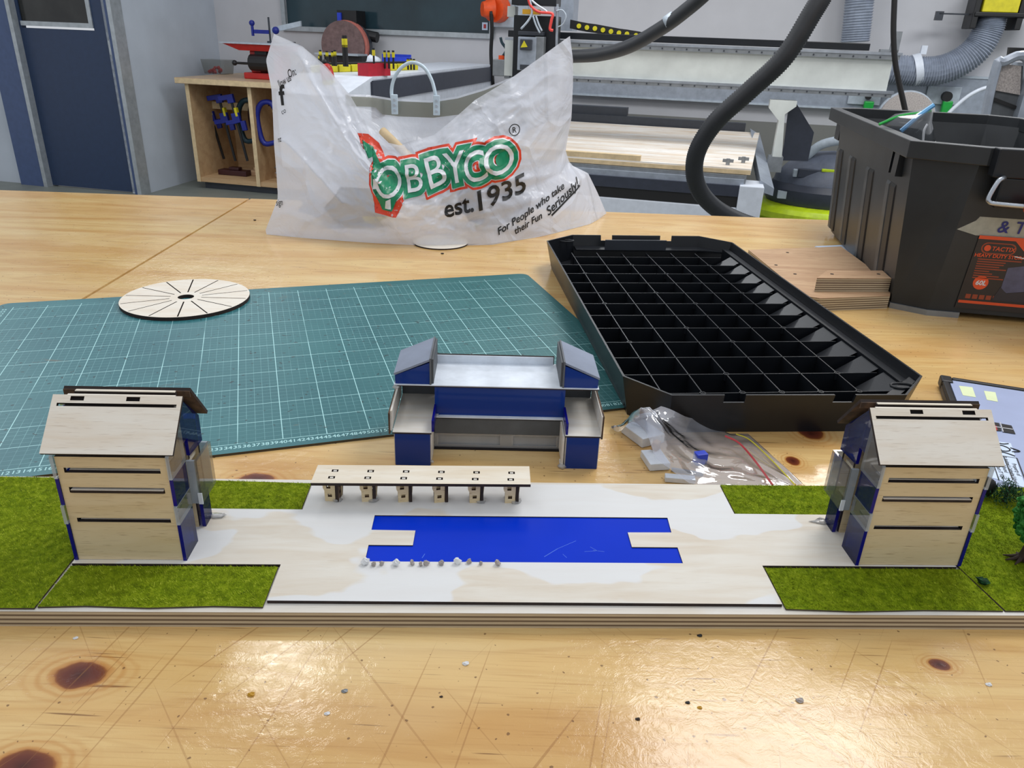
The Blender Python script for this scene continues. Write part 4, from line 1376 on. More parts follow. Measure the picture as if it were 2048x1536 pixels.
# ================================================================ the two timber gable buildings
def house(label, ox, mirror):
    """local x runs outwards from the plaza-facing side at x = 0; y back; z up from the pavement"""
    t = thing('gable_building_model', label, 'model building', (BO[0] + math.cos(BA) * ox - math.sin(BA) * 6.25, BO[1] + math.sin(BA) * ox + math.cos(BA) * 6.25, 1.8), BA)
    sx = -1 if mirror else 1
    W = 8.8 if mirror else 9.1

    def X(m):                        # reflect a matrix for the left building
        return Matrix.Scale(sx, 4, (1, 0, 0)) @ m
    H = 10.1
    # front wall with three long slots
    slots = [rect(.62, 8.62, 8.25, 9.08), rect(.55, 6.72, 8.2, 7.25), rect(.5, 4.0 - .15, 8.15, 4.4 - .15)]
    slots = [[(x * W / 8.8, z) for x, z in s_] for s_ in slots]
    plate('front_wall', rect(0, 0.03, W, H), slots, .3, 'birch_warm', 'burnt', t, X(frame((0, .3, 0), (1, 0, 0), (0, 0, 1))))
    plate('back_wall', rect(0, 0.03, W, H), [], .3, 'birch_warm', 'burnt', t, X(frame((0, 6.9, 0), (1, 0, 0), (0, 0, 1))))
    # floor slabs show through the slots
    for z_ in (3.62, 6.75, 8.4):
        b = MB().m('burnt')  # near-black slab colour puts in the shade inside the slots
        a0, a1 = sorted((sx * .62, sx * (W - .75)))
        b.box(a0, (-.12 if z_ == 6.75 else .35), z_ + .02, a1, 2.9, z_ + .26)
        b.m('birch_roof').box(a0, (-.1 if z_ == 6.75 else .38), z_ + .26, a1, 2.9, z_ + .3)
        b.build('floor_slab', t)
        a0, a1 = sorted((sx * .3, sx * (W - .3)))
        MB().m('birch').box(a0, 4.9, z_, a1, 6.6, z_ + .3).build('floor_slab', t)
    # inner walls either side of the central passage
    plate('passage_wall', rect(.3, 0, W - .3, 11.5), [rect(.9, 3.0, 1.3, 3.5)], .3, 'birch_warm', 'burnt', t, X(frame((0, 5.2, 0), (1, 0, 0), (0, 0, 1))))
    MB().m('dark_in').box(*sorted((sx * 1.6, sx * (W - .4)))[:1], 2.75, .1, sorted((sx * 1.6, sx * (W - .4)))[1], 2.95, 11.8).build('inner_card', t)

    # acrylic panels of the two gable sides
    def side(x0, poly, mt, me, nm, th=.3):
        m = frame((0, 0, 0), (0, 1, 0), (0, 0, 1))
        m.translation = Vector((x0, 0, 0))
        plate(nm, poly, [], th, mt, me, t, X(m))
    for (x0, th) in ((-.3, .3), (W, .3)):
        side(x0, [(-.1, 0), (2.75, 0), (2.75, 3.75), (-.1, 3.75)], 'acr_blue', 'acr_bluedge', 'blue_panel')
        side(x0 - (.02 if x0 < 0 else -.02), [(-.25, 3.77), (2.8, 3.77), (2.8, 5.55), (-.25, 5.55)], 'acr_clear', 'acr_clearedge', 'clear_panel')
        side(x0, [(-.1, 5.57), (2.75, 5.57), (2.75, 8.1), (-.1, 8.1)], 'acr_blue', 'acr_bluedge', 'blue_panel')
        side(x0, [(-.2, 8.12), (2.95, 8.12), (2.95, 12.6), (-.2, 10.2)], 'acr_clear', 'acr_clearedge', 'clear_panel')
        side(x0, [(4.95, 0), (6.7, 0), (6.7, 3.1), (4.95, 3.1)], 'acr_blue', 'acr_bluedge', 'blue_panel')
        side(x0, [(2.97, 9.8), (3.6, 9.8), (3.6, 13.2), (2.97, 12.65)], 'acr_blue', 'acr_bluedge', 'blue_panel')
        side(x0, [(3.9, 8.1), (7.0, 7.9), (7.05, 10.4), (4.0, 13.4), (3.62, 13.25), (3.62, 9.8), (3.9, 9.8)], 'acr_blue', 'acr_bluedge', 'blue_panel')
    # clear balcony box standing proud of the rear half
    a0, a1 = (-.95, -.3)
    b0 = MB().m('acr_clear')
    lo, hi = 3.45, 7.75

    def bx_(x0, y0, z0, x1, y1, z1, mt, nm):
        xa, xb = sorted((sx * x0, sx * x1))
        MB().m(mt).box(xa, y0, z0, xb, y1, z1).build(nm, t)
    bx_(-.95, 3.5, lo, -.7, 7.1, hi, 'acr_clear', 'clear_balcony_front')
    bx_(-.7, 3.5, lo, -.02, 3.75, hi, 'acr_clearedge', 'clear_balcony_side')
    bx_(-.7, 6.85, lo, -.02, 7.1, hi, 'acr_clearedge', 'clear_balcony_side')
    bx_(-.7, 3.75, lo, -.02, 6.85, lo + .22, 'acr_clear', 'clear_balcony_floor')
    bx_(-.99, 3.42, lo - .02, -.62, 3.5, lo + 1.1, 'whitepaint', 'white_corner_tab')
    # roof: front and rear sheets and the ridge slats between them
    rw0, rw1 = -.95, W + .55
    ridge_y, ridge_z = 2.95, 14.1
    eave_y, eave_z = -.65, 10.65
    sl = Vector((0, ridge_y - eave_y, ridge_z - eave_z))
    L = sl.length
    fw = rw1 - rw0
    hl = [rect(fw * .035, L * .80, fw * .955, L * .855), rect(fw * .325, L * .90, fw * .43, L * .975), rect(fw * .755, L * .90, fw * .86, L * .975)]
    m = frame((rw0, eave_y, eave_z), (1, 0, 0), sl)
    plate('front_roof_sheet', rect(0, 0, fw, L), hl, .28, 'birch_roof', 'burnt', t, X(m))
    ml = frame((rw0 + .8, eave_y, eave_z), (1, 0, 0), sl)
    plate('roof_hole_shade', rect(0, L * .72, fw - 1.6, L * .99), [], .05, 'dark_in', 'dark_in', t, X(ml @ Matrix.Translation((0, 0, -.35))))  # dark sheet added behind the roof holes to paint in their shade
    s2 = Vector((0, 7.35 - 4.35, 10.4 - 14.05))
    m = frame((rw0, 4.35, 14.05), (1, 0, 0), s2)
    plate('rear_roof_sheet', rect(0, 0, fw, s2.length), [], .28, 'brownedge', 'burnt', t, X(m))
    r0, r1 = sorted((sx * (rw0 + .75), sx * (rw1 - .8)))
    MB().m('burnt').box(r0, 3.12, 13.5, r1, 3.4, 14.02).m('birch_roof').box(r0 + .05, 3.14, 14.02, r1 - .05, 3.4, 14.08).build('ridge_slat', t)
    MB().m('burnt').box(r0 + .4, 3.7, 13.5, r1 - .2, 4.0, 14.14).m('birch').box(r0 + .45, 3.72, 14.14, r1 - .25, 4.0, 14.22).build('ridge_slat', t)
    q0, q1 = sorted((sx * rw0, sx * rw1))
    MB().m('brownedge').box(q0, 4.25, 13.5, q1, 4.36, 14.05).build('ridge_board', t)
    for gx, gy, gz in ((.0, 3.3, 13.4), (W, 3.3, 13.4)):
        MB().m('glue').ball((sx * gx, gy, gz), .38, 8, 6, (1, 1.3, .7), .9).build('glue_blob', t, smooth=True)
    MB().m('glue').ball((sx * -.6, 6.6, .08), .6, 8, 6, (1.6, .8, .2), .8).build('glue_blob', t, smooth=True)
    return t


house('gabled timber and blue acrylic model building at the left end of the site', -29.25, True)
house('gabled timber and blue acrylic model building at the right end of the site', 29.95, False)

# ================================================================ the central U-shaped building
CA = math.radians(1.9)
t = thing('u_shaped_building_model', 'grey, white and blue U-shaped model building standing on the bench', 'model building', (-12.9, 73.4, 0), CA)


def vf(y):                # upright XZ plane facing the camera, sheet thickness to the back
    return frame((0, y + .2, 0), (1, 0, 0), (0, 0, 1))


for (x0, x1) in ((.25, 4.3), (19.05, 22.8)):
    MB().m('acr_deep').box(x0 + .1, 0, 0, x1 - .1, .25, 3.95).build('blue_front_panel', t)
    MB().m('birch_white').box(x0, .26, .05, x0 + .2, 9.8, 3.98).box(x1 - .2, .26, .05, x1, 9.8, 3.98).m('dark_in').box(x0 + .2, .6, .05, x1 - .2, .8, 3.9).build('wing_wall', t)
    MB().m('burnt').box(x0 - .15, -.05, 3.95, x1 + .05, 10.8, 4.08).m('birch_white').box(x0 - .12, 0, 4.08, x1 + .05, 10.8, 4.14).build('terrace_floor', t)
# outer terrace walls
MB().m('birch_white').add([(.02, .6, 4.0), (.02, 1.0, 6.2), (.02, 9.8, 6.3), (.02, 9.8, 4.0), (-.2, .6, 4.0), (-.2, 1.0, 6.2), (-.2, 9.8, 6.3), (-.2, 9.8, 4.0)],
                          [(0, 1, 2, 3), (4, 7, 6, 5), (0, 4, 5, 1), (1, 5, 6, 2), (2, 6, 7, 3), (3, 7, 4, 0)]).build('terrace_wall', t)
MB().m('birch_white').box(22.85, .35, 3.6, 22.95, 9.8, 6.35).m('brownedge').box(22.95, .3, 3.6, 23.12, 9.8, 6.4).build('terrace_wall', t)
MB().m('brownedge').box(-.36, .5, 3.6, -.2, 9.8, 6.15).build('wall_facing', t)
# side rails of blue acrylic on the terraces' inner edges
MB().m('acr_bluedge').box(4.35, .2, 4.14, 4.6, 4.3, 5.5).build('blue_rail', t)
MB().m('acr_bluedge').box(19.0, .2, 4.14, 19.25, 4.3, 5.5).build('blue_rail', t)
# recessed centre: base, window strip, grey fascia, slab
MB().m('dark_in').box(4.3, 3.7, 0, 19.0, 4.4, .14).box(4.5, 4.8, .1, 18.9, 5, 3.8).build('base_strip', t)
plate('window_band', rect(4.35, .14, 18.9, 1.95), [rect(4.8, .42, 11.9, 1.72), rect(13.4, .42, 18.4, 1.72)], .2, 'glue', 'glue', t, vf(4.1))
MB().m('frost').box(4.6, 4.45, .3, 12.0, 4.55, 1.85).build('window_pane', t)
MB().m('frost').box(13.2, 4.45, .3, 18.6, 4.55, 1.85).build('window_pane', t)
MB().m('greywall').box(4.4, 4.0, 1.95, 18.9, 4.35, 4.0).build('grey_fascia', t)
MB().m('dark_in').box(4.4, 3.85, 3.93, 19.0, 9, 4.04).m('whitepaint').box(4.4, 3.8, 4.04, 19.05, 9, 4.2).build('centre_floor', t)
MB().m('acr_deep').box(4.4, 4.25, 4.2, 19.1, 4.5, 7.75).build('blue_glass_wall', t)
MB().m('greywall').box(4.6, 9.8, 0, 18.8, 10.0, 7.7).build('rear_wall', t)
for (x0, x1) in ((.1, 4.3), (19.1, 22.8)):
    MB().m('greywall').box(x0, 9.8, 4.1, x1, 10.0, 7.7).build('rear_wall', t)
MB().m('burnt').box(-.1, 4.1, 7.72, 22.85, 10.9, 7.84).m('whitepaint').box(-.1, 4.1, 7.84, 22.85, 10.9, 7.95).build('roof_slab', t)
MB().m('whitepaint').box(4.1, 10.6, 7.95, 18.1, 10.78, 8.9).m('burnt').box(3.9, 10.78, 7.95, 18.2, 10.95, 8.98).build('roof_parapet', t)
# the two lean-to roof boxes, high side inwards
for s_, xo in ((1, 0.0), (-1, 22.75)):
    def pr(nm, mt, pts, y0, y1, s_=s_, xo=xo):
        MB().m(mt).hull2([(xo + s_ * x, y0, z) for x, z in pts], [(xo + s_ * x, y1, z) for x, z in pts]).build(nm, t)
    pr('blue_gable_panel', 'acr_deep', [(.1, 7.95), (3.85, 7.95), (3.85, 10.55), (.1, 9.0)], 4.3, 4.55)
    pr('blue_gable_panel', 'acr_deep', [(.1, 7.95), (3.85, 7.95), (3.85, 10.55), (.1, 9.0)], 10.5, 10.75)
    pr('blue_side_panel', 'acr_deep', [(.0, 7.95), (.2, 7.95), (.2, 9.05), (.0, 8.95)], 4.4, 10.7)
    pr('grey_roof_sheet', 'greyroof', [(-.08, 9.0), (3.86, 10.75), (3.86, 11.0), (-.1, 9.25)], 4.2, 10.95)
    pr('grey_inner_wall', 'greybrd', [(3.87, 7.95), (4.05, 7.95), (4.05, 11.1), (3.87, 11.1)], 4.15, 10.95)
    pr('grey_inner_wall', 'greywall', [(4.07, 7.95), (4.28, 7.95), (4.28, 10.9), (4.07, 10.9)], 4.5, 10.9)
for (x, y, z, r) in ((.1, 3.9, 7.7, .28), (4.6, 4.1, 4.2, .22), (18.9, .1, .2, .35), (4.3, .2, .4, .2)):
    MB().m('glue').ball((x, y, z), r, 8, 5, (1.4, 1, .8), .8).build('glue_blob', t, smooth=True)
MB().m('birch_white').box(18.6, .15, .05, 18.95, 1.4, .4).box(18.72, .3, .4, 18.95, 3.9, 3.9).build('inner_wall', t)

# ================================================================ the round slotted ply disc
t = thing('slotted_disc', 'round plywood disc with fourteen radial slots lying on the cutting mat', 'disc', (-56.4, 124.9, .31))
R1 = 10.4
circ = [(R1 * math.cos(math.radians(a)), R1 * math.sin(math.radians(a))) for a in range(0, 360, 4)]
hol = [[(1.32 * math.cos(math.radians(a)), 1.32 * math.sin(math.radians(a))) for a in range(0, 360, 12)]]
for k in range(14):
    a = math.radians(k * 360 / 14 + 2)
    ca, sa = math.cos(a), math.sin(a)
    w_ = .11
    hol.append([(x * ca - y * sa, x * sa + y * ca) for x, y in ((2.6, -w_), (10.15, -w_), (10.15, w_), (2.6, w_))])
plate('disc_sheet', circ, hol, .6, 'birch_roof', 'burnt', t)
o = MB().m('birch').box(-.5, -.25, 0, .5, .25, .15).build('wood_chip')
q = Z(360, 639, .3)
o.location = q * S
tag(o, 'tiny wood chip at the near rim of the slotted disc', 'chip')
t = thing('plain_disc', 'small plain plywood disc poking out under the carrier bag', 'disc', (-17.4, 171.5, 0))
plate('disc_sheet', [(6.2 * math.cos(math.radians(a)), 6.2 * math.sin(math.radians(a))) for a in range(0, 360, 6)], [], .3, 'birch_roof', 'burnt', t)


# ================================================================ black ribbed lid lying upside down
LA = math.radians(6.6)
t = thing('storage_box_lid', 'black plastic storage box lid lying upside down, ribbed inside', 'lid', (13.8, 87.0, 0), LA)
oc = [(0, .5), (4.6, -5.2), (33.8, -5.9), (39.2, -.4), (39.4, 68.3), (33.9, 73.6), (6.2, 73.6), (0, 68.2)]


def inset(poly, d):
    cx = sum(p[0] for p in poly) / len(poly)
    cy = sum(p[1] for p in poly) / len(poly)
    out = []
    n = len(poly)
    for i in range(n):
        a, b_, c_ = Vector(poly[i - 1]).to_2d(), Vector(poly[i]).to_2d(), Vector(poly[(i + 1) % n]).to_2d()
        e1, e2 = (b_ - a).normalized(), (c_ - b_).normalized()
        n1, n2 = Vector((-e1.y, e1.x)), Vector((-e2.y, e2.x))
        bis = (n1 + n2).normalized()
        out.append(tuple(b_ + bis * (d / max(.3, bis.dot(n1)))))
    return out


base_ = inset(oc, 1.2)
RH = 5.6
mb = MB().m('blackpl')
# rim wall segment by segment, with two dips at each end
n = len(oc)


def rim_wall(mb, poly_lo, poly_hi, th, z0, z1, dips):
    lo_i, hi_i = inset(poly_lo, th), inset(poly_hi, th)
    for i in range(len(poly_lo)):
        j = (i + 1) % len(poly_lo)
        cuts = [0, 1]
        for (s, a, b2) in dips:
            if s == i:
                cuts += [a, b2]
        cuts = sorted(cuts)
        for k in range(len(cuts) - 1):
            a, b2 = cuts[k], cuts[k + 1]
            dip = any(s == i and a >= da - 1e-6 and b2 <= db + 1e-6 for (s, da, db) in dips)
            zz = z1 - (1.1 if dip else 0)
            f = (zz - z0) / (z1 - z0)

            def P(lo, hi, tt, fz):
                A = Vector(lo[i]).lerp(Vector(lo[j]), tt)
                B = Vector(hi[i]).lerp(Vector(hi[j]), tt)
                C = A.lerp(B, fz)
                return Vector((C.x, C.y, z0 + (z1 - z0) * fz))
            vs = [P(poly_lo, poly_hi, a, 0), P(poly_lo, poly_hi, b2, 0), P(lo_i, hi_i, b2, 0), P(lo_i, hi_i, a, 0),
                  P(poly_lo, poly_hi, a, f), P(poly_lo, poly_hi, b2, f), P(lo_i, hi_i, b2, f), P(lo_i, hi_i, a, f)]
            mb.add(vs, [(3, 2, 1, 0), (4, 5, 6, 7), (0, 1, 5, 4), (1, 2, 6, 5), (2, 3, 7, 6), (3, 0, 4, 7)])


rim_wall(mb, base_, oc, .28, .0, RH, [(1, .22, .31), (1, .69, .78), (5, .22, .31), (5, .69, .78)])
mb.build('rim_wall', t)
MB().m('blackpl').prism(inset(base_, .2), .4, .8).build('lid_floor', t)
cols = [5.1 + 5.2 * k for k in range(6)]
rows = [-.3 + 5.83 * k for k in range(12)]
for c in cols:
    MB().m('blackpl').box(c - .07, rows[0], .8, c + .07, rows[-1] + 3.2, 3.5).build('long_rib', t)
for i, r in enumerate(rows):
    x0, x1 = (1.6, 36.8) if 0 < i < 11 else (4.9, 35.6)
    mb = MB().m('blackpl').box(x0, r - .07, .8, x1, r + .07, 3.5)
    if 0 < i < 11:
        mb.add([(x0, r - .07, 3.5), (x0 - .9, r - .07, 3.8), (x0 - .2, r - .07, .8), (x0, r - .07, .8), (x0, r + .07, 3.5), (x0 - .9, r + .07, 3.8), (x0 - .2, r + .07, .8), (x0, r + .07, .8)],
               [(0, 1, 2, 3), (4, 7, 6, 5), (0, 4, 5, 1), (1, 5, 6, 2)])
    mb.build('cross_rib', t)
for i, c in enumerate(cols):
    for j, r in enumerate(rows):
        if (i * 7 + j * 5 + i * j) % 3 == 0 or j == 0:
            ring = [(c + .42 * math.cos(a), r + .42 * math.sin(a), z) for z in (2.6, 3.55) for a in (2 * math.pi * k / 10 for k in range(10))]
            ring2 = [(c + .30 * math.cos(a), r + .30 * math.sin(a), z) for z in (2.6, 3.55) for a in (2 * math.pi * k / 10 for k in range(10))]
            mb = MB().m('blackpl')
            mb.add(ring + ring2, [(k, (k + 1) % 10, 10 + (k + 1) % 10, 10 + k) for k in range(10)] + [(20 + k, 30 + k, 30 + (k + 1) % 10, 20 + (k + 1) % 10) for k in range(10)] +
                   [(10 + k, 10 + (k + 1) % 10, 30 + (k + 1) % 10, 30 + k) for k in range(10)])
            mb.build('rib_boss', t)
# scooped pockets along the right side and inner ledge
for j in range(11):
    r = rows[j]
    MB().m('blackpl').add([(32.2, r + 1.0, .9), (32.2, r + 4.9, .9), (37.4, r + 5.2, 3.9), (37.4, r + .6, 3.9), (31.6, r + 1.3, .8), (31.6, r + 4.5, .8)],
                          [(0, 1, 2, 3), (4, 5, 1, 0)]).build('scoop', t, smooth=True)
MB().m('blackpl').box(37.3, 1, .8, 37.6, 68, 4.2).box(37.6, 1, 4.0, 38.6, 68, 4.2).box(.9, 2, .8, 1.1, 67, 4.0).build('inner_ledge', t)
MB().m('blackpl').prism(inset(oc, 1.0)[4:7] + [(6.5, 69.5), (33, 69.5)], 3.2, 3.5).build('back_ledge', t)
MB().m('darkgrey').box(12.5, 69.2, 3.5, 25.5, 69.6, 5.6).build('latch_plate', t)
for (x, y) in ((35.6, -2.0), (4.6, 70.8)):
    ring = MB().m('blackpl')
    ring.tube([(x + 1.5 * math.cos(a), y + .8 * math.sin(a), 5.0) for a in (2 * math.pi * k / 14 for k in range(15))], .16, 6)
    ring.build('corner_eyelet', t)
MB().m('blackpl').prism([(33.0, -5.2), (38.4, -.4), (38.4, 1), (31, -5.2)], 4.7, 4.9).build('corner_ledge', t)

M['midgrey2'] = plain('groove_highlight_plastic', (64, 67, 70), 0.42, var=0.2)  # lighter grey that paints the bright edge beside each tub groove
# ================================================================ big black storage tub
TA = -math.radians(9.7)
t = thing('storage_tub', 'tall open black plastic storage tub with wire handle at right edge', 'storage tub', (69.0, 133.5, 0), TA)
bl = [(0, 3.2), (5.6, .6), (30, .6), (35, 3.2), (35, 62), (30, 66), (5, 66), (0, 62)]
tl = [(-2.2, 3.6), (7.4, 0), (32, 0), (38.6, 3.6), (38.6, 66), (33, 72), (4, 72), (-2.2, 66)]
HT = 27.6
lo_i, hi_i = inset(bl, .35), inset(tl, .35)
n = 8
mb = MB().m('blackdust')
V3 = lambda P, z: [Vector((p[0], p[1], z)) for p in P]
mb.add(V3(bl, 1.0) + V3(tl, HT) + V3(lo_i, 1.4) + V3(hi_i, HT),
       [(i, (i + 1) % n, n + (i + 1) % n, n + i) for i in range(n)] + [(2 * n + i, 3 * n + i, 3 * n + (i + 1) % n, 2 * n + (i + 1) % n) for i in range(n)] +
       [(n + i, n + (i + 1) % n, 3 * n + (i + 1) % n, 3 * n + i) for i in range(n)] + [tuple(range(n))[::-1], tuple(range(2 * n, 3 * n))])
mb.build('tub_body', t)
# rim band
ro = [(-3.6, 2.2), (7.6, -2.3), (33, -2.3), (40.2, 3), (40.2, 68), (34, 74.4), (3.0, 75.4), (-3.9, 72)]
ri = inset(ro, 2.2)
mb = MB().m('blackdust')
mb.add(V3(ro, 26.8) + V3(ro, 29.7) + V3(ri, 29.7) + V3(ri, 26.8),
       [(i, (i + 1) % n, n + (i + 1) % n, n + i) for i in range(n)] + [(n + i, n + (i + 1) % n, 2 * n + (i + 1) % n, 2 * n + i) for i in range(n)] +
       [(2 * n + i, 2 * n + (i + 1) % n, 3 * n + (i + 1) % n, 3 * n + i) for i in range(n)] + [(i, 3 * n + i, 3 * n + (i + 1) % n, (i + 1) % n) for i in range(n)])
mb.build('rim', t, bevel=.15)
MB().m('blackpl').box(8, -4.8, 25.4, 31, -2.2, 29.9).box(9.6, -4.6, 20.6, 31, -1.2, 25.4).box(10, -4.9, 20.9, 31, -4.5, 21.3).build('handle_mount', t, bevel=.25)
MB().m('blackpl').box(-1.9, 66, 22.5, 4, 71, 26.8).build('rim_bracket', t)
MB().m('blackpl').box(-3.0, 8.5, 22.8, -.6, 11.5, 26.8).box(-3.0, 13, 22.8, -.6, 13.8, 26.8).build('rim_bracket', t)
for yy in (11, 28, 45, 59):
    # raised strips: black carries the grooves' shade, lighter grey the bright edge beside
    def sx_(z, off=0.0):
        return -2.2 * (z / HT) - off
    for (y0_, y1_, mt, off, nm) in ((yy, yy + 3.6, 'black', .16, 'groove_shade'), (yy + 3.6, yy + 6.2, 'midgrey2', .26, 'groove_highlight')):
        MB().m(mt).add([(sx_(1.5), y0_, 1.5), (sx_(1.5), y1_, 1.5), (sx_(21), y1_, 21), (sx_(21), y0_, 21),
                        (sx_(1.5, off + .03), y0_ + .2, 1.6), (sx_(1.5, off + .03), y1_ - .3, 1.6), (sx_(20.6, off), y1_ - .3, 20.4), (sx_(20.6, off), y0_ + .2, 20.4)],
                       [(4, 5, 6, 7), (0, 1, 5, 4), (1, 2, 6, 5), (2, 3, 7, 6), (3, 0, 4, 7)]).build(nm, t)
MB().m('dullsteel').prism([(-.2, 3.2), (0, 5.5), (0, 3.4), (5.6, .9), (11, .9), (11, .3), (5.5, .25), (-.2, 2.9)], 0, 1.0).build('foot_strip', t)
MB().m('black').box(1, 5, 0, 34, 62, 1.0).build('foot', t)
# wire bail handle with orange grip
MB().m('steel').tube(smooth_pts([(10.0, -4.2, 25.4), (9.2, -5.6, 25.5), (8.4, -6.2, 25.0), (7.6, -6.6, 22.6), (7.8, -6.8, 21.9), (8.8, -7.0, 21.7), (13.5, -7.2, 21.6)], 5), .38, 8).build('wire_handle', t, smooth=True)
mb = MB().m('orange')
pts = []
for k in range(36):
    pts.append((13.2 + k * .35, -7.2, 21.6))
mb.tube(pts, [1.0 + .14 * math.sin(k * 1.3) for k in range(36)], 12)
mb.build('orange_grip', t, smooth=True)
# printed label card on the front face
m = frame((9.9, .42, 1.9), (1, 0, 0), (0, -.02, 1))
card = plate('label_card', [(0, 0), (21, 0), (21, 13.2), (0.6, 13.2)], [], .06, 'label_bg', 'label_bg', t, m)


def lab(nm, mt, poly, dz=.07):
    return MB().m(mt).prism(poly, dz, dz + .02, m).build(nm, card)


lab('orange_top_band', 'label_or', [(.6, 13.2), (.55, 12.6), (6.5, 12.6), (8.2, 11.0), (21, 10.6), (21, 13.2)])
lab('orange_line', 'label_or', [(.3, 1.0), (21, 1.0), (21, 1.5), (.3, 1.5)])
lab('orange_roundel', 'label_or', [(3.0 + 1.25 * math.cos(a), 4.9 + 1.25 * math.sin(a)) for a in (2 * math.pi * k / 24 for k in range(24))])
for k in range(7):
    lab('orange_icon', 'label_rust', [(1.2 + k * 1.12, 1.9), (2.05 + k * 1.12, 1.9), (2.05 + k * 1.12, 2.7), (1.2 + k * 1.12, 2.7)])
pill = [(2.4 + 1.0 * math.cos(a), 11.1 + 1.0 * math.sin(a)) for a in (math.pi / 2 + math.pi * k / 8 for k in range(9))] + [(6.0 + 1.0 * math.cos(a), 11.1 + 1.0 * math.sin(a)) for a in (-math.pi / 2 + math.pi * k / 8 for k in range(9))]
lab('badge_outline', 'label_rust', pill)
lab('badge_field', 'label_bg', [((p[0] - 4.2) * .92 + 4.2, (p[1] - 11.1) * .80 + 11.1) for p in pill], .09)
lab('badge_dot', 'label_or', [(2.4 + .55 * math.cos(a), 11.1 + .55 * math.sin(a)) for a in (2 * math.pi * k / 12 for k in range(12))], .11)
for k in range(9):
    lab('small_print_line', 'label_rust', [(1.4, 9.0 - k * .42), (1.4 + (7.0, 4.6, 4.4, 3.8, 5.0, 2.4, 3.0, 4.2, 5.0)[k], 9.0 - k * .42), (1.4 + (7.0, 4.6, 4.4, 3.8, 5.0, 2.4, 3.0, 4.2, 5.0)[k], 9.2 - k * .42), (1.4, 9.2 - k * .42)])
lab('pictured_box', 'label_pic', [(6.5, 4.2), (7.6, 3.4), (11, 4.0), (13, 4.6), (21, 4.2), (21, 8.4), (14, 8.6), (9, 8.4), (6.6, 7.9)])
lab('pictured_box', 'label_pic2', [(6.4, 4.4), (5.6, 1.9), (21, 1.9), (21, 4.8), (14, 4.6), (10.5, 3.9), (7.6, 3.3)], .09)
lab('pictured_latch', 'lwhite', [(11.6, 5.2), (12.4, 5.2), (12.4, 5.6), (11.6, 5.6)], .1)
lab('white_tie', 'lwhite', [(7.0, 9.9), (21, 7.9), (21, 8.35), (7.0, 10.05)], .14)


def on(x, y, s_=1, rot=0):
    return m @ Matrix.Translation((x, y, .125)) @ Matrix.Rotation(rot, 4, 'Z')


bm_obj(text_bm([('TACTIX', 1.05, on(4.95, 10.72), .1, .015, .003), ('HEAVY DUTY STORAGE BOX', .86, on(6.3, 9.5), 0, .02, .003)]), 'orange_lettering', ['label_or'], card)
bm_obj(text_bm([('60L', 1.15, on(3.0, 4.5), .15, .03, .02)]), 'white_lettering', ['lwhite'], card)
tp = plate('masking_tape', [(-3.2, -.5), (0, -1.3), (19, -1.3), (19, 2.4), (0.4, 2.8), (-.6, 1.2)], [], .03, 'tape', 'tape', t, frame((9.9, .28, 16.3), (1, 0, 0), (0, -.02, 1)))
m = frame((9.9, .22, 16.3), (1, 0, 0), (0, -.02, 1))
bm_obj(text_bm([('& TECH', 2.9, on(8.0, -.5), .12, .03, .004)]), 'marker_lettering', ['marker'], tp)

# small bag with green and blue zip edges sitting inside the tub
c0 = Z(1900, 240, 26)
t = thing('zip_bag', 'clear zip bag with green and blue seals poking out of the black tub', 'bag', (88, 155, 1.5))
mt_bag, _t = see_through('thin_clear_film', (226, 230, 234), 0.10, (190, 196, 204), 0.22, 0.08)
M['film'] = mt_bag
ob = Vector((88, 155, 1.5))
pts_ = [Y(*q, 158) - ob for q in ((1760, 248), (1790, 228), (1830, 222), (1868, 209), (1864, 245), (1872, 282), (1840, 290), (1800, 275))]
top_c = Y(1835, 258, 150) - ob
vs = pts_ + [top_c, Vector((-4, 0, 0)), Vector((4, -3, 0)), Vector((3, 6, 0))]
MB().m('film').add(vs, [(0, 1, 8), (1, 2, 8), (2, 3, 8), (3, 4, 8), (4, 5, 8), (5, 6, 8), (6, 7, 8), (7, 0, 8), (7, 6, 10, 9), (6, 5, 11, 10)]).build('film', t, smooth=True)
MB().m('greenpl').tube(smooth_pts([Y(*q, 157) - ob for q in ((1758, 249), (1800, 232), (1840, 226), (1862, 222))], 4), .28, 6).build('green_seal', t)
M['skyblue'] = plain('pale_blue_seal', (110, 172, 220), 0.35)
MB().m('skyblue').tube(smooth_pts([Y(*q, 156) - ob for q in ((1802, 262), (1822, 245), (1845, 226), (1868, 210))], 4), .42, 6).build('blue_seal', t)
MB().m('lwhite').tube(smooth_pts([Y(*q, 149) - ob for q in ((1846, 283), (1848, 262), (1855, 248))], 4), .2, 6).build('white_strip', t)

# ================================================================ weathered plywood offcuts by the tub
t = thing('plywood_offcut_stack', 'weathered plywood board with screw holes lying beside black tub', 'plywood')
A1, B1, C1_, D1 = Z(1497, 500, 2.4), Z(1682, 493, 2.4), Z(1782, 566, 2.4), Z(1620, 592, 2.4)
pl = [(A1.x, A1.y), (D1.x - 1, D1.y), (Z(1640, 597, 2.4).x, Z(1640, 597, 2.4).y), (Z(1780, 592, 2.4).x, Z(1780, 592, 2.4).y), (C1_.x, C1_.y), (B1.x, B1.y)]
for k in range(3):
    MB().m('ply_e' if False else 'board_edge').prism(pl, k * .8, k * .8 + .76).build('ply_layer', t)
MB().m('roughwood').prism(pl, 2.37, 2.42).build('top_veneer', t)
t = thing('small_ply_block', 'small thick plywood block with pink glue line on the offcut board', 'plywood')
P4 = [Z(1634, 556, 5.0), Z(1783, 557, 5.0), Z(1765, 541, 5.0), Z(1654, 541, 5.0)]
pl = [(q.x, q.y) for q in (P4[0], P4[1], P4[2], P4[3])]
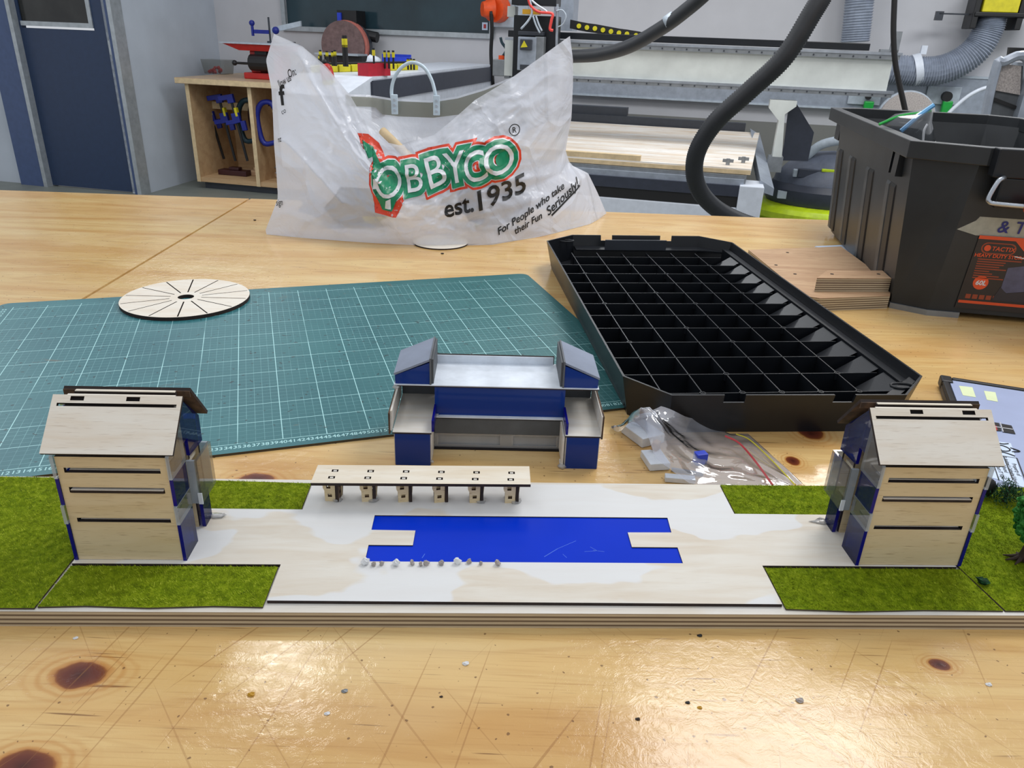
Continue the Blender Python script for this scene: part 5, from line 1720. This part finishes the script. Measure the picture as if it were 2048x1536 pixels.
MB().m('board_edge').prism(pl, 2.45, 4.0).build('lower_ply', t)
MB().m('maroon').prism(pl, 4.0, 4.15).m('board_edge').prism(pl, 4.15, 4.9).m('roughwood').prism(pl, 4.9, 5.0).build('upper_ply', t)
for (u, v) in ((1664, 548), (1757, 548), (1552, 530), (1590, 548), (1575, 505)):
    q = Z(u, v, 5.02 if u > 1640 else 2.44)
    o = MB().m('bark').cyl((0, 0, -.3), (0, 0, .03), .35, n=8).build('screw_hole', None)
    o.parent = t if u > 1640 else [x for x in bpy.data.objects if x.name == 'plywood_offcut_stack'][0]
    o.location = q * S
o = MB().m('paper').box(-4, -6, 0, 4, 6, .6).build('pale_card')
q = Z(1690, 520, 0)
o.location = (q + Vector((2, 5, 0))) * S
o.rotation_euler = (0, 0, .3)
tag(o, 'pale blue-white card between the offcut board and black tub', 'card')

# ================================================================ tablet in a black case at the right edge
TL, TB = Z(1884, 752, 1.6), Z(1962, 968, 1.6)
ey_ = (TL - TB)
ey_.z = 0
ey_ = ey_.normalized()
ex_ = Vector((ey_.y, -ey_.x, 0))
t = thing('tablet_case', 'tablet lying face down in black rubber case with pale stickered back', 'tablet', (TB.x, TB.y, 0), math.atan2(ex_.y, ex_.x))
ln = (TL - TB).length
Wd = 25


def TLc(u, v, z=1.62):
    d = Z(u, v, z) - TB
    return (d.dot(ex_), d.dot(ey_))


MB().m('black').prism(rrect(-.2, -1.5, Wd, ln, 1.4), 0, 1.2).build('case_tray', t, bevel=.25)
MB().m('black').box(-.2, 1, 1.2, .7, ln - 1.5, 1.7).box(1.2, ln - .9, 1.2, Wd - 1.3, ln, 1.75).box(-.3, ln - 2.2, 0.3, 1.2, ln + .1, 1.8).box(-.3, -1.6, .3, 1.2, 1.2, 1.8).build('case_bumper', t, bevel=.3)
back = MB().m('tabgrey').box(.8, -.6, 1.2, Wd - .8, ln - 1, 1.55).build('back_panel', t)


def stick(nm, mt, pix, z=1.56, th=.03, parent=back):
    P = [TLc(*q) for q in pix]
    return MB().m(mt).prism(P, z, z + th).build(nm, parent)


stick('yellow_note', 'ypaper', [(1918, 771), (1945, 774), (1952, 794), (1926, 790)])
stick('yellow_note', 'ypaper', [(1968, 781), (1991, 784), (1996, 803), (1974, 799)])
stick('dark_square', 'ink', [(1977, 843), (1998, 846), (2003, 862), (1983, 861)], 1.6)
stick('red_square', 'stickred', [(1981, 850), (1993, 852), (1995, 861), (1984, 861)], 1.63)
stick('dark_square', 'ink', [(2001, 847), (2023, 851), (2031, 868), (2006, 864)], 1.6)
stick('pale_line', 'lwhite', [(1979, 852), (2026, 859), (2026, 860), (1979, 853)], 1.66)
stick('pale_line', 'lwhite', [(1999, 844), (2001, 846), (2007, 864), (2005, 864)], 1.66)
pap = stick('paper_label', 'paper', [(1972, 879), (2022, 886), (2040, 940), (2052, 975), (1968, 950), (1962, 912)], 1.56)
for pts in (((1984, 908), (2034, 916)), ((2007, 912), (2026, 960)), ((2034, 916), (2050, 958)), ((1986, 924), (1998, 960))):
    a, c = Vector(TLc(*pts[0])), Vector(TLc(*pts[1]))
    d = (c - a).normalized()
    nn = Vector((-d.y, d.x)) * .06
    MB().m('ink').prism([tuple(a - nn), tuple(c - nn), tuple(c + nn), tuple(a + nn)], 1.595, 1.605).build('ruled_line', pap)
its = []


def tx(s_, u, v, size, z=1.6):
    x, y = TLc(u, v)
    return (s_, size, Matrix.Translation((x, y, z)) @ Matrix.Rotation(-math.pi / 2, 4, 'Z'), 0, .01, .002)


its = [tx('Property of', 2029, 938, .62), tx("St Andrew's Cathedral School", 2018, 938, .52), tx('If found', 2006, 936, .62), tx('Contact IT 9286', 1996, 940, .6)]
bm_obj(text_bm(its), 'black_lettering', ['ink'], pap)
# crest: heraldic scribble of two supporters and a mitre
cx_, cy_ = TLc(2003, 896)
b = MB().m('ink')
for pts in ([(-1.6, -1), (-1.2, .2), (-1.6, 1)], [(1.5, -1.1), (1.1, 0), (1.6, 1.1)], [(-.6, -.8), (.6, -.8), (.7, .3), (0, .9), (-.7, .3), (-.6, -.8)], [(-.5, 1), (0, 1.9), (.5, 1)], [(-1.6, -1.3), (0, -1.6), (1.6, -1.3)], [(-.6, -.4), (.6, -.1)]):
    b.tube(smooth_pts([(cx_ + p[1], cy_ - p[0], 1.6) for p in pts], 3), .09, 4)
b.build('printed_crest', pap)

# ================================================================ little trees and bits on the lawn
tb = Z(2032, 1118, 1.8)
t = thing('model_tree', 'green foam model tree with dark roots at right edge of lawn', 'model tree', (tb.x + .4, tb.y, 1.75))
MB().m('bark').tube(smooth_pts([(0, 0, .1), (.1, 0, .8), (.25, 0, 1.7), (.5, 0, 3)], 4), [.5, .42, .36, .33, .3, .3, .3, .3, .3, .3, .3, .3, .3][:13], 9).build('trunk', t, smooth=True)
b = MB().m('bark')
for a in (2.6, 3.3, 4.0, 4.8, 5.6, .3, 1.4):
    b.tube([(0.1, 0, .5), (.7 * math.cos(a), .6 * math.sin(a), .16), (1.5 * math.cos(a), 1.1 * math.sin(a), .05)], [.25, .16, .05], 6)
b.build('root', t, smooth=True)
rnd = random.Random(5)
b = MB().m('leaf')
cc = Vector((1.05, .3, 4.2))
for k in range(330):
    d = Vector((rnd.gauss(0, 1), rnd.gauss(0, 1), rnd.gauss(0, 1))).normalized()
    r = rnd.uniform(.75, 1.0)
    p = cc + Vector((d.x * 2.35, d.y * 2.2, d.z * 2.75 + .1)) * r
    b.ball(p, rnd.uniform(.22, .36), 6, 4, jit=.9)
b.ball(cc, 1.0, 12, 9, (2.1, 1.95, 2.45))
b.build('foliage', t, smooth=False, kind='stuff')
tb = Z(1995, 1000, 1.8)
t = thing('dark_model_bush', 'dark green needle model bush behind the little tree', 'model bush', (tb.x + .2, tb.y, 1.7))
b = MB().m('leafdark')
for k in range(900):
    base = Vector((rnd.gauss(.6, 1.0), rnd.gauss(0, .8), 0))
    h = rnd.uniform(.3, 2.3) * max(.35, 1 - abs(base.x - .6) / 3.2)
    p = Vector((base.x, base.y, h))
    d = Vector((rnd.gauss(0, .5), rnd.gauss(0, .5), rnd.uniform(.1, .8))).normalized() * .38
    s_ = Vector((-d.y, d.x, 0)).normalized() * .06
    b.add([p - s_, p + s_, p + d], [(0, 1, 2)])
b.build('foliage', t, kind='stuff')
MB().m('bark').cyl((.5, 0, 0), (.6, 0, 1.8), .2, .08, 8).build('trunk', t)
o = MB().m('black').ball((0, 0, .9), 1.3, 14, 10, (1, .6, .9)).build('black_knob', smooth=True)
o.location = (Z(1966, 998, 1.5) + Vector((0, .5, .25))) * S
tag(o, 'round black blob between the dark bush and right building', 'knob')
o = MB().m('leafdark').ball((0, 0, .2), .42, 8, 5, (1.3, 1, .5), 1).build('foliage_crumb')
o.location = Z(1966, 1166, 1.75) * S
tag(o, 'dark green foam crumb lying on the right front grass', 'crumb')

# ================================================================ clear bag of model parts
film2, _q = see_through('clear_zip_bag_film', (232, 234, 238), 0.30, (222, 226, 240), 0.3, 0.06)
_tn = NT('tmp')
bpy.data.materials.remove(_tn.m)
M['film2'] = film2
pbx = [(1220, 855, 0), (1322, 812, 5.0), (1412, 846, 4.0), (1460, 872, 1.2), (1500, 868, .6), (1590, 966, 0), (1300, 966, 0)]
t = thing('parts_bag', 'clear zip-lock bag of small model parts behind the base board', 'bag', (20, 80, 0))
ob = Vector((20, 80, 0))
nu, nv = 44, 30
edgeT = [(0, 1222, 856), (.25, 1322, 813), (.5, 1412, 845), (.7, 1462, 872), (.82, 1500, 872), (1, 1606, 968)]
edgeB = [(0, 1222, 860), (.2, 1262, 915), (.4, 1302, 972), (.6, 1380, 975), (.8, 1480, 975), (1, 1560, 975)]


def pb_h(u, v):
    h = 3.4 * math.exp(-((u - .28) ** 2) / .045) * math.sin(math.pi * min(1, v * .55 + .42)) + 2.2 * math.exp(-((u - .25) ** 2) / .06 - ((v - .35) ** 2) / .1)
    h *= min(1, 6 * u + .1) * min(1, 7 * (1 - u)) * min(1, (1 - v) * 9 + .0)
    p = Vector((u * 6, v * 5, 2.1))
    w_ = 1 - abs(noise.noise(p * 1.3)) * 2
    h += (.32 * w_ ** 3 + .18 * (1 - abs(noise.noise(p * 2.9)) * 2) ** 3) * (0.4 if u > .7 else 1) * min(1, 8 * (1 - v)) * min(1, v * 8 + .3)
    return max(.06, h * 1.25 + .1)


vs = []
for j in range(nv + 1):
    for i in range(nu + 1):
        u, v = i / nu, j / nv
        a, c = curve_at(edgeB, u), curve_at(edgeT, u)
        zt_ = {0: 0}.get(0)
        B0 = Z(a[0], a[1], 0)
        ht = 4.6 * math.exp(-((u - .27) ** 2) / .03) + .15
        T0 = Z(c[0], c[1], ht)
        g = B0.lerp(T0, v)
        hh = pb_h(u, v) * (1 - v) + ht * v + .25 * noise.noise(Vector((u * 9, v * 7, 4)))
        vs.append(Vector((g.x, g.y, max(.05, hh))) - ob)
fs = [(j * (nu + 1) + i, j * (nu + 1) + i + 1, (j + 1) * (nu + 1) + i + 1, (j + 1) * (nu + 1) + i) for j in range(nv) for i in range(nu)]
film = MB().m('film2').add(vs, fs).build('film', t, smooth=True)
back_ = MB().m('film2').add([Vector((q.x, q.y + .8 * k, 0.05 if k else q.z)) for k in (0, 1) for q in [vs[nv * (nu + 1) + i] for i in range(nu + 1)]],
                            [(i, i + 1, nu + 2 + i, nu + 1 + i) for i in range(nu)]).build('film_back', t, smooth=True)


def surf(u, v, dz=.05):
    i, j = min(nu, int(u * nu)), min(nv, int(v * nv))
    return vs[j * (nu + 1) + i] + Vector((0, 0, dz))


MB().m('stickred').tube(smooth_pts([Z(*q, h_) - ob for q, h_ in (((1450, 872), 1.5), ((1478, 886), 1.2), ((1510, 922), .9), ((1545, 970), .6))], 5), .12, 5).build('red_seal', t)
MB().m('yellow').tube(smooth_pts([Z(*q, h_) - ob for q, h_ in (((1472, 868), 1.0), ((1500, 880), .8), ((1545, 922), .5), ((1590, 970), .3))], 5), .07, 5).build('yellow_seal', t)
for (u, v, dx, dy, dz, rz, mt, lb) in ((1285, 878, 2.6, 3.4, 1.2, .5, 'whitepaint', 'white card box part inside the clear parts bag, at its back'),
                                       (1310, 930, 1.9, 2.6, .9, .2, 'whitepaint', 'white card slab inside the clear parts bag, nearest the canopy'),
                                       (1400, 930, 1.1, .8, 1.4, .3, 'bluepl', 'bright blue acrylic chip inside the clear parts bag'),
                                       (1375, 950, 2.8, .25, .4, -.25, 'dullsteel', 'thin grey stick inside the clear parts bag'),
                                       (1360, 966, 2.6, .8, .6, -.1, 'whitepaint', 'low white card strip at the front of the clear parts bag'),
                                       (1310, 915, .8, .6, 1.9, .9, 'roughwood', 'small brown wood chip inside the clear parts bag')):
    q = Z(u, v, 0)
    o = MB().m(mt).box(-dx / 1.6, -dy / 1.6, 0, dx / 1.6, dy / 1.6, dz).build('model_part', bevel=.08)
    o.location = Vector((q.x, q.y + .3, .05)) * S
    o.rotation_euler = (0, 0, rz)
    tag(o, lb, 'model part')

# ================================================================ the white carrier bag
bagm = NT('white_carrier_plastic')
tr = bagm.n('ShaderNodeBsdfTransparent')
tr.inputs[0].default_value = (0.97, 0.98, 1.0, 1)
tl_ = bagm.n('ShaderNodeBsdfTranslucent')
tl_.inputs[0].default_value = lin((240, 244, 252))
bagm.base((238, 242, 252))
bagm.set(0.2, 0, 0.75)
_cr = bagm.n('ShaderNodeTexVoronoi')
_cr.feature = 'DISTANCE_TO_EDGE'
_cr.inputs['Scale'].default_value = 7
bagm.l(bagm.mapping((1, 1, .8), rot=(0, .7, 0)), _cr.inputs['Vector'])
_h = bagm.math('ADD', bagm.math('MULTIPLY', bagm.rng(_cr.outputs[0], 0, .07, 1, 0), .24), bagm.noise(9, None, 5, 0.5, 1.0))
bagm.bump(_h, 0.75, 0.016)
m1, m2_ = bagm.n('ShaderNodeMixShader'), bagm.n('ShaderNodeMixShader')
m1.inputs[0].default_value = 0.30
m2_.inputs[0].default_value = 0.38
bagm.l(bagm.b.outputs[0], m1.inputs[1])
bagm.l(tl_.outputs[0], m1.inputs[2])
bagm.l(m1.outputs[0], m2_.inputs[1])
bagm.l(tr.outputs[0], m2_.inputs[2])
bagm.l(m2_.outputs[0], bagm.out.inputs[0])
M['bag'] = bagm.m
bandm = see_through('bag_hem_band', (150, 152, 140), 0.55, (150, 152, 142), 0.15, 0.2)[0]
M['band'] = bandm

OB = Vector((-20, 176, 0))
bag = thing('carrier_bag', 'large crumpled white plastic carrier bag printed with a red and green logo', 'bag', OB)
botc = [(0, 533, 469, 173), (.12, 620, 478, 171), (.3, 740, 487, 169.5), (.5, 870, 490, 169), (.7, 985, 487, 172), (.85, 1090, 471, 182), (.95, 1180, 449, 196), (1, 1213, 427, 208)]
topc = [(0, 548, 68, 180), (.03, 572, 78, 180), (.08, 605, 93, 179), (.15, 652, 132, 178), (.23, 700, 190, 177), (.31, 735, 250, 176), (.38, 775, 285, 175), (.43, 800, 291, 175), (.52, 868, 270, 176), (.6, 905, 240, 177),
        (.70, 950, 200, 179), (.8, 1020, 158, 182), (.9, 1090, 108, 186), (.97, 1128, 80, 189), (1, 1140, 72, 190)]
lft = [(0, 533, 469), (.04, 531, 460), (.12, 545, 425), (.2, 556, 395), (.3, 553, 350), (.45, 548, 288), (.6, 546, 235), (.75, 543, 180), (.87, 532, 120), (1, 548, 68)]
rgt = [(0, 1213, 427), (.1, 1195, 385), (.2, 1176, 346), (.26, 1140, 329), (.34, 1131, 300), (.5, 1143, 235), (.7, 1146, 165), (.85, 1146, 120), (1, 1140, 72)]
NU, NV = 150, 96
rid = [((.16, 1.0), (.34, .55), 3.0, .035), ((.03, .48), (.20, .25), 3.2, .03), ((.20, .25), (.10, .08), 2.0, .03), ((.34, .55), (.40, .05), 2.2, .03), ((.05, .12), (.22, .06), 1.8, .03),
       ((.62, .7), (.80, .35), 2.0, .03), ((.80, .35), (.92, .28), 2.4, .03), ((.78, .9), (.80, .6), 1.6, .03), ((.9, .75), (.95, .4), 1.8, .03), ((.08, .95), (.28, .6), 2.4, .03), ((.86, .3), (.80, .1), 2.0, .03),
       ((.48, .9), (.45, .6), 1.3, .03)]


def seg_d(p, a, b):
    ax, ay = b[0] - a[0], b[1] - a[1]
    t_ = max(0, min(1, ((p[0] - a[0]) * ax + (p[1] - a[1]) * ay) / (ax * ax + ay * ay)))
    return math.hypot(p[0] - a[0] - ax * t_, p[1] - a[1] - ay * t_)


def bag_pt(u, v):
    B, T = curve_at(botc, u), curve_at(topc, u)
    L0, L1 = curve_at(lft, v), curve_at(rgt, v)
    uvB, uvT = Vector(B[:2]), Vector(T[:2])
    bl_, tl2 = Vector(botc[0][1:3]), Vector(topc[0][1:3])
    br_, tr2 = Vector(botc[-1][1:3]), Vector(topc[-1][1:3])
    p = uvB.lerp(uvT, v) + (Vector(L0) - bl_.lerp(tl2, v)) * (1 - u) ** 3 + (Vector(L1) - br_.lerp(tr2, v)) * u ** 3
    y = lerp(B[2], T[2], v)
    w = min(1, 5 * u) * min(1, 5 * (1 - u)) * min(1, 6 * v) * min(1, .35 + 4 * (1 - v))
    y -= 4.5 * math.sin(math.pi * min(1, u)) * math.sin(math.pi * min(1, v * 1.1 + .05)) if v < .86 else 0
    q = Vector((u * 5, v * 3.2, 1.7))
    y += w * (2.0 * noise.noise(q) + 1.0 * (abs(noise.noise(q * 2.1)) * 2 - .5) + .5 * (abs(noise.noise(q * 4.7)) * 2 - .4) + .22 * abs(noise.noise(q * 10)))
    for a, b, dpt, wd in rid:
        d = seg_d((u, v), a, b)
        y -= dpt * .55 * math.exp(-abs(d) / wd) * min(1, 8 * v)
    P = Y(p.x, p.y, y)
    if P.z < .1:
        P.z = .1
    return P


vs = [bag_pt(i / NU, j / NV) for j in range(NV + 1) for i in range(NU + 1)]
fs = [(j * (NU + 1) + i, j * (NU + 1) + i + 1, (j + 1) * (NU + 1) + i + 1, (j + 1) * (NU + 1) + i) for j in range(NV) for i in range(NU)]
MB().m('bag').add([q - OB for q in vs], fs).build('front_sheet', bag, smooth=True)
bvh = BVHTree.FromPolygons(vs, fs)

# back sheet with the grey hem and the open mouth
topb = [(0, 548, 68, 184), (.08, 605, 96, 188), (.16, 655, 140, 192), (.24, 695, 188, 196), (.32, 740, 190, 199), (.4, 790, 198, 200), (.5, 862, 201, 200), (.6, 915, 193, 199), (.7, 968, 177, 197), (.8, 1030, 152, 195), (.9, 1092, 106, 192), (1, 1140, 72, 190)]
NB = 60


def back_edge(u, v):
    T, B = curve_at(topb, u), curve_at(botc, u)
    Bp = Z(B[0], B[1], .1)
    Bp.y += (26 * math.sin(math.pi * u)) * (1 if u < .8 else .6) + .2
    Bp.z = .1
    return Bp.lerp(Y(T[0], T[1], T[2]), v)


def back_pt(u, v):
    T = curve_at(topb, u)
    B = curve_at(botc, u)
    Tp = Y(T[0], T[1], T[2])
    Bp = Z(B[0], B[1], .1)
    Bp.y += (26 * math.sin(math.pi * u)) * (1 if u < .8 else .6) + .2
    Bp.z = .1
    p = Bp.lerp(Tp, v)
    # the side seams follow the front sheet's outline
    fu = bag_pt(0.0, v) if u < .5 else bag_pt(1.0, v)
    e0 = back_edge(0.0, v) if u < .5 else back_edge(1.0, v)
    p += (fu - e0) * (abs(u - .5) * 2) ** 3
    wv = min(1, 5 * u) * min(1, 5 * (1 - u)) * min(1, 5 * v)
    p.y += wv * (1.6 * noise.noise(Vector((u * 5, v * 4, 9))) + .8 * abs(noise.noise(Vector((u * 12, v * 9, 3)))))
    return p


vb = [back_pt(i / NB, j / 36) for j in range(37) for i in range(NB + 1)]
fb = [(j * (NB + 1) + i, j * (NB + 1) + i + 1, (j + 1) * (NB + 1) + i + 1, (j + 1) * (NB + 1) + i) for j in range(36) for i in range(NB)]
MB().m('bag').add([q - OB for q in vb], fb).build('back_sheet', bag, smooth=True)
# base gusset
gs = [vs[i] for i in range(0, NU + 1, 5)] + [vb[i] for i in range(0, NB + 1, 2)]
k_ = len(range(0, NU + 1, 5))
MB().m('bag').add([Vector((q.x, q.y, .08)) - OB for q in gs], [(i, i + 1, k_ + i + 1, k_ + i) for i in range(k_ - 1)]).build('base_sheet', bag)
# hem band on the inside of the back sheet
hv = []
for v_ in (.985, .86):
    for i in range(14, 48):
        q = back_pt(i / NB, v_ if 20 < i < 42 else lerp(.985, v_, .6 if v_ < .9 else 0))
        hv.append(q + Vector((0, -.5, 0)) - OB)
MB().m('band').add(hv, [(i, i + 1, 34 + i + 1, 34 + i) for i in range(33)]).build('hem_band', bag, smooth=True)
# handle
yh = 198.0
hp = smooth_pts([Y(*q, yh) - OB for q in ((788, 215), (783, 185), (788, 158), (803, 135), (825, 125), (848, 135), (864, 162), (872, 195), (875, 216))], 6)
M['handle'] = plain('milky_plastic_handle', (196, 214, 226), 0.35)
MB().m('handle').tube(hp, .42, 8).build('handle', bag, smooth=True)
for (u, v) in ((789, 208), (873, 210)):
    q = Y(u, v, yh - 1.2) - OB
    h_ = MB().m('handle').box(-.8, -.2, -2.4, .8, .3, 2.2, Matrix.Translation(q)).build('handle_tab', bag, bevel=.15)
    for dz in (-1.4, -.2, 1.0):
        MB().m('lightgrey').cyl(q + Vector((0, -.5, dz)), q + Vector((0, -.1, dz)), .32, n=8).build('rivet', h_)


# printing wrapped onto the creased front
def on_bag(bm, name, mat, lift, parent=bag):
    for k in range(-60, 30):
        pass
    for ax, lo, hi, st in ((0, -60, 24, .5), (2, 0, 46, .5)):
        k = lo
        zs = [v.co[ax] for v in bm.verts]
        if not zs:
            break
        k = math.floor(min(zs))
        while k < max(zs):
            no = (1, 0, 0) if ax == 0 else (0, 0, 1)
            co = (k, 0, 0) if ax == 0 else (0, 0, k)
            bmesh.ops.bisect_plane(bm, geom=bm.verts[:] + bm.edges[:] + bm.faces[:], plane_co=co, plane_no=no)
            k += st
    bad = []
    for v in bm.verts:
        hit = bvh.ray_cast(Vector((v.co.x, 120, v.co.z)), Vector((0, 1, 0)))
        if hit[0] is None:
            bad.append(v)
        else:
            v.co.y = hit[0].y - lift
    if bad:
        bmesh.ops.delete(bm, geom=bad, context='VERTS')
    for v in bm.verts:
        v.co -= OB
    for f in bm.faces:
        f.smooth = True
    return bm_obj(bm, name, [mat], parent)


def lm(u, v, rot, sx=1.0):
    q = Y(u, v, 171)
    return Matrix.Translation((q.x, 0, q.z)) @ Matrix.Rotation(math.radians(90), 4, 'X') @ Matrix.Rotation(math.radians(rot), 4, 'Z') @ Matrix.Diagonal((sx, 1, 1, 1)) 


letters = [('O', 786, 386, 10, 8.6, .86), ('B', 834, 377, 12, 7.8, .92), ('B', 880, 368, 20, 8.8, .92), ('Y', 916, 362, 12, 8.8, .9), ('C', 956, 362, 14, 8.8, .86), ('O', 1004, 352, 16, 8.8, 1.0)]
for off, nm, mt, lift in ((1.75, 'red_logo_outline', 'lred', .12), (1.22, 'white_logo_outline', 'lwhite', .26), (1.02, 'green_logo_field', 'lgreen', .40), (.02, 'white_logo_letters', 'lwhite', .54)):
    its = [(c, s_, lm(u, v, r, sx), 0, off / 8.0 * (s_ / 8.5) * 1.0, 0) for (c, u, v, r, s_, sx) in letters]
    its2 = [(c, s_, mm, sh, o_ * 1.0, ex) for (c, s_, mm, sh, o_, ex) in its]
    bm = bmesh.new()
    for k_, it in enumerate(its2):
        cu = bpy.data.curves.new('t', 'FONT')
        cu.body, cu.size, cu.offset, cu.align_x, cu.resolution_u = it[0], it[1], off * .98, 'CENTER', 4
        ob_ = bpy.data.objects.new('t', cu)
        COL.objects.link(ob_)
        dg = bpy.context.evaluated_depsgraph_get()
        dg.update()
        me = bpy.data.meshes.new_from_object(ob_.evaluated_get(dg))
        bpy.data.objects.remove(ob_, do_unlink=True)
        bpy.data.curves.remove(cu)
        me.transform(it[2])
        bm.from_mesh(me)
        bpy.data.meshes.remove(me)
    on_bag(bm, nm, mt, lift)


# folded away first letter: only its right edge and corners show
def flat_poly(pix, y=171):
    bm = bmesh.new()
    vv = [bm.verts.new((Y(u, v, y).x, 0, Y(u, v, y).z)) for u, v in pix]
    bm.faces.new(vv)
    bmesh.ops.triangulate(bm, faces=bm.faces[:])
    return bm


for (u, v, a, b_) in ((783, 362, 8, 13), (1001, 325, 11, 13)):
    on_bag(flat_poly([(u + a * math.cos(k * .4488), v + b_ * math.sin(k * .4488)) for k in range(14)]), 'green_letter_centre', 'lgreen', .47)
on_bag(flat_poly([(708, 270), (722, 278), (724, 300), (750, 303), (752, 325), (742, 330), (758, 345), (770, 395), (756, 418), (800, 424), (812, 400), (772, 330), (752, 290), (730, 272)]), 'red_logo_fold', 'lred', .09)
on_bag(flat_poly([(718, 282), (728, 288), (736, 318), (748, 312), (762, 340), (752, 372), (772, 378), (772, 410), (792, 412), (800, 392), (775, 350), (742, 296)]), 'green_logo_fold', 'lgreen', .42)
on_bag(flat_poly([(752, 352), (760, 354), (764, 370), (752, 372)]), 'white_logo_fold', 'lwhite', .56)
on_bag(flat_poly([(780, 392), (789, 388), (790, 408), (778, 407)]), 'white_logo_fold', 'lwhite', .56)


def txt(s_, u, v, rot, size, nm, shear=0.25, off=.06, sx=.9):
    on_bag(text_bm([(s_, size, lm(u, v, rot, sx), shear, off, 0)]), nm, 'ink', .28)


txt('est.', 921, 424, 13, 5.2, 'est_lettering', .12, .12)
txt('1935', 1002, 410, 14, 6.0, 'est_lettering', .12, .12, 1.0)
txt('For People who take', 1066, 442, 27, 2.15, 'slogan_lettering', .35, .05, .95)
txt('their Fun', 1058, 468, 24, 2.1, 'slogan_lettering', .35, .05, .9)
txt('Seriously!', 1136, 434, 34, 2.7, 'slogan_lettering', .35, .06, .9)
txt('R', 1028, 275, 8, 1.7, 'registered_mark', 0, .03)
rg = bmesh.new()
c_ = Y(1028, 269, 171)
N_ = 20
o1 = [rg.verts.new((c_.x + 1.25 * math.cos(2 * math.pi * k / N_), 0, c_.z + 1.25 * math.sin(2 * math.pi * k / N_))) for k in range(N_)]
o2 = [rg.verts.new((c_.x + 1.05 * math.cos(2 * math.pi * k / N_), 0, c_.z + 1.05 * math.sin(2 * math.pi * k / N_))) for k in range(N_)]
for k in range(N_):
    rg.faces.new((o1[k], o1[(k + 1) % N_], o2[(k + 1) % N_], o2[k]))
on_bag(rg, 'registered_ring', 'ink', .28)
txt('llow us', 553, 172, 30, 2.1, 'gusset_lettering', .3, .02, .55)
txt('On:', 568, 156, 22, 2.3, 'gusset_lettering', .3, .02, .6)
txt('f', 549, 214, 6, 5.6, 'gusset_lettering', 0, .16, .8)
txt('co', 553, 232, 30, 1.5, 'gusset_lettering', .3, .0, .8)
txt('nz', 550, 288, 20, 1.6, 'gusset_lettering', .3, .02, .6)
txt('sign', 553, 415, 10, 1.9, 'gusset_lettering', .2, .02, .6)
on_bag(flat_poly([(1106, 455), (1174, 411), (1176, 414), (1108, 459)]), 'underline', 'ink', .28)

# things showing faintly through the bag
for (u, v, r, sc_, mt, lb, z_) in ((735, 452, 3.4, (1.6, 1, .8), 'yellow', 'yellow lump seen faintly at the left inside the carrier bag', 3),
                                   (955, 440, 2.2, (.6, .6, 3.0), 'yellow', 'yellow stick seen faintly in the middle of the carrier bag', 7),
                                   (985, 430, 6.0, (1.5, .6, .9), 'midgrey', 'grey rounded object seen faintly inside right of carrier bag', 6.5),
                                   (700, 455, 7.0, (1.7, .8, .6), 'darkgrey', 'dark low object seen faintly inside left of carrier bag', 4.5)):
    q = Y(u, v, 187)
    o = MB().m(mt).ball((0, 0, 0), r, 14, 10, sc_, .3).build('bag_content', smooth=True)
    o.location = Vector((q.x, 187, z_)) * S
    tag(o, lb, 'object')
a, c = Y(765, 262, 190), Y(800, 296, 186)
o = MB().m('tanedge').cyl(Vector((0, 0, 0)), (c - a) * 3.0, 1.0, n=12).build('wooden_dowel', smooth=True)
o.location = a * S
tag(o, 'tan rod end inside the open mouth of the carrier bag', 'rod')

# crumbs and chips on the bench
rnd = random.Random(11)
chips = [(152, 1277, 'stone_w', 'white glue crumb on the bench near the left knot', .25), (503, 1390, 'mustard', 'amber resin bead on the bench below the left glare', .35), (690, 1383, 'dullsteel', 'small grey metal bead on the front bench', .3),
         (932, 1328, 'stone_w', 'translucent teardrop chip on the middle front bench', .34), (883, 1394, 'bark', 'black pinhead speck on the front bench', .16), (655, 1428, 'stone_w', 'clear flake on the bench below the grey bead', .26),
         (1376, 1406, 'ink', 'tiny black tack at the top of the big glare', .22), (1400, 1416, 'mustard', 'yellowish crumb beside the tiny black tack', .22), (1276, 1439, 'bark', 'round brown crumb at left of the big glare', .22),
         (1400, 1272, 'ink', 'small black curl just below the base board edge', .26), (1600, 1402, 'stone_g', 'curved pale shaving on the right front bench', .4), (1978, 1370, 'stone_w', 'bright white fleck near the right edge of bench', .3),
         (510, 441, 'bark', 'brown crumb on the bench left of the carrier bag', .5), (885, 508, 'bark', 'dark crumb on the bench below the carrier bag', .5)]
for (u, v, mt, lb, r) in chips:
    q = Z(u, v, 0)
    o = MB().m(mt).ball((0, 0, r * .4), r * .8, 7, 5, (1.3, .9, .5), 1.2).build('crumb')
    o.scale = (.6, .6, .6)
    o.location = q * S
    tag(o, lb, 'crumb')
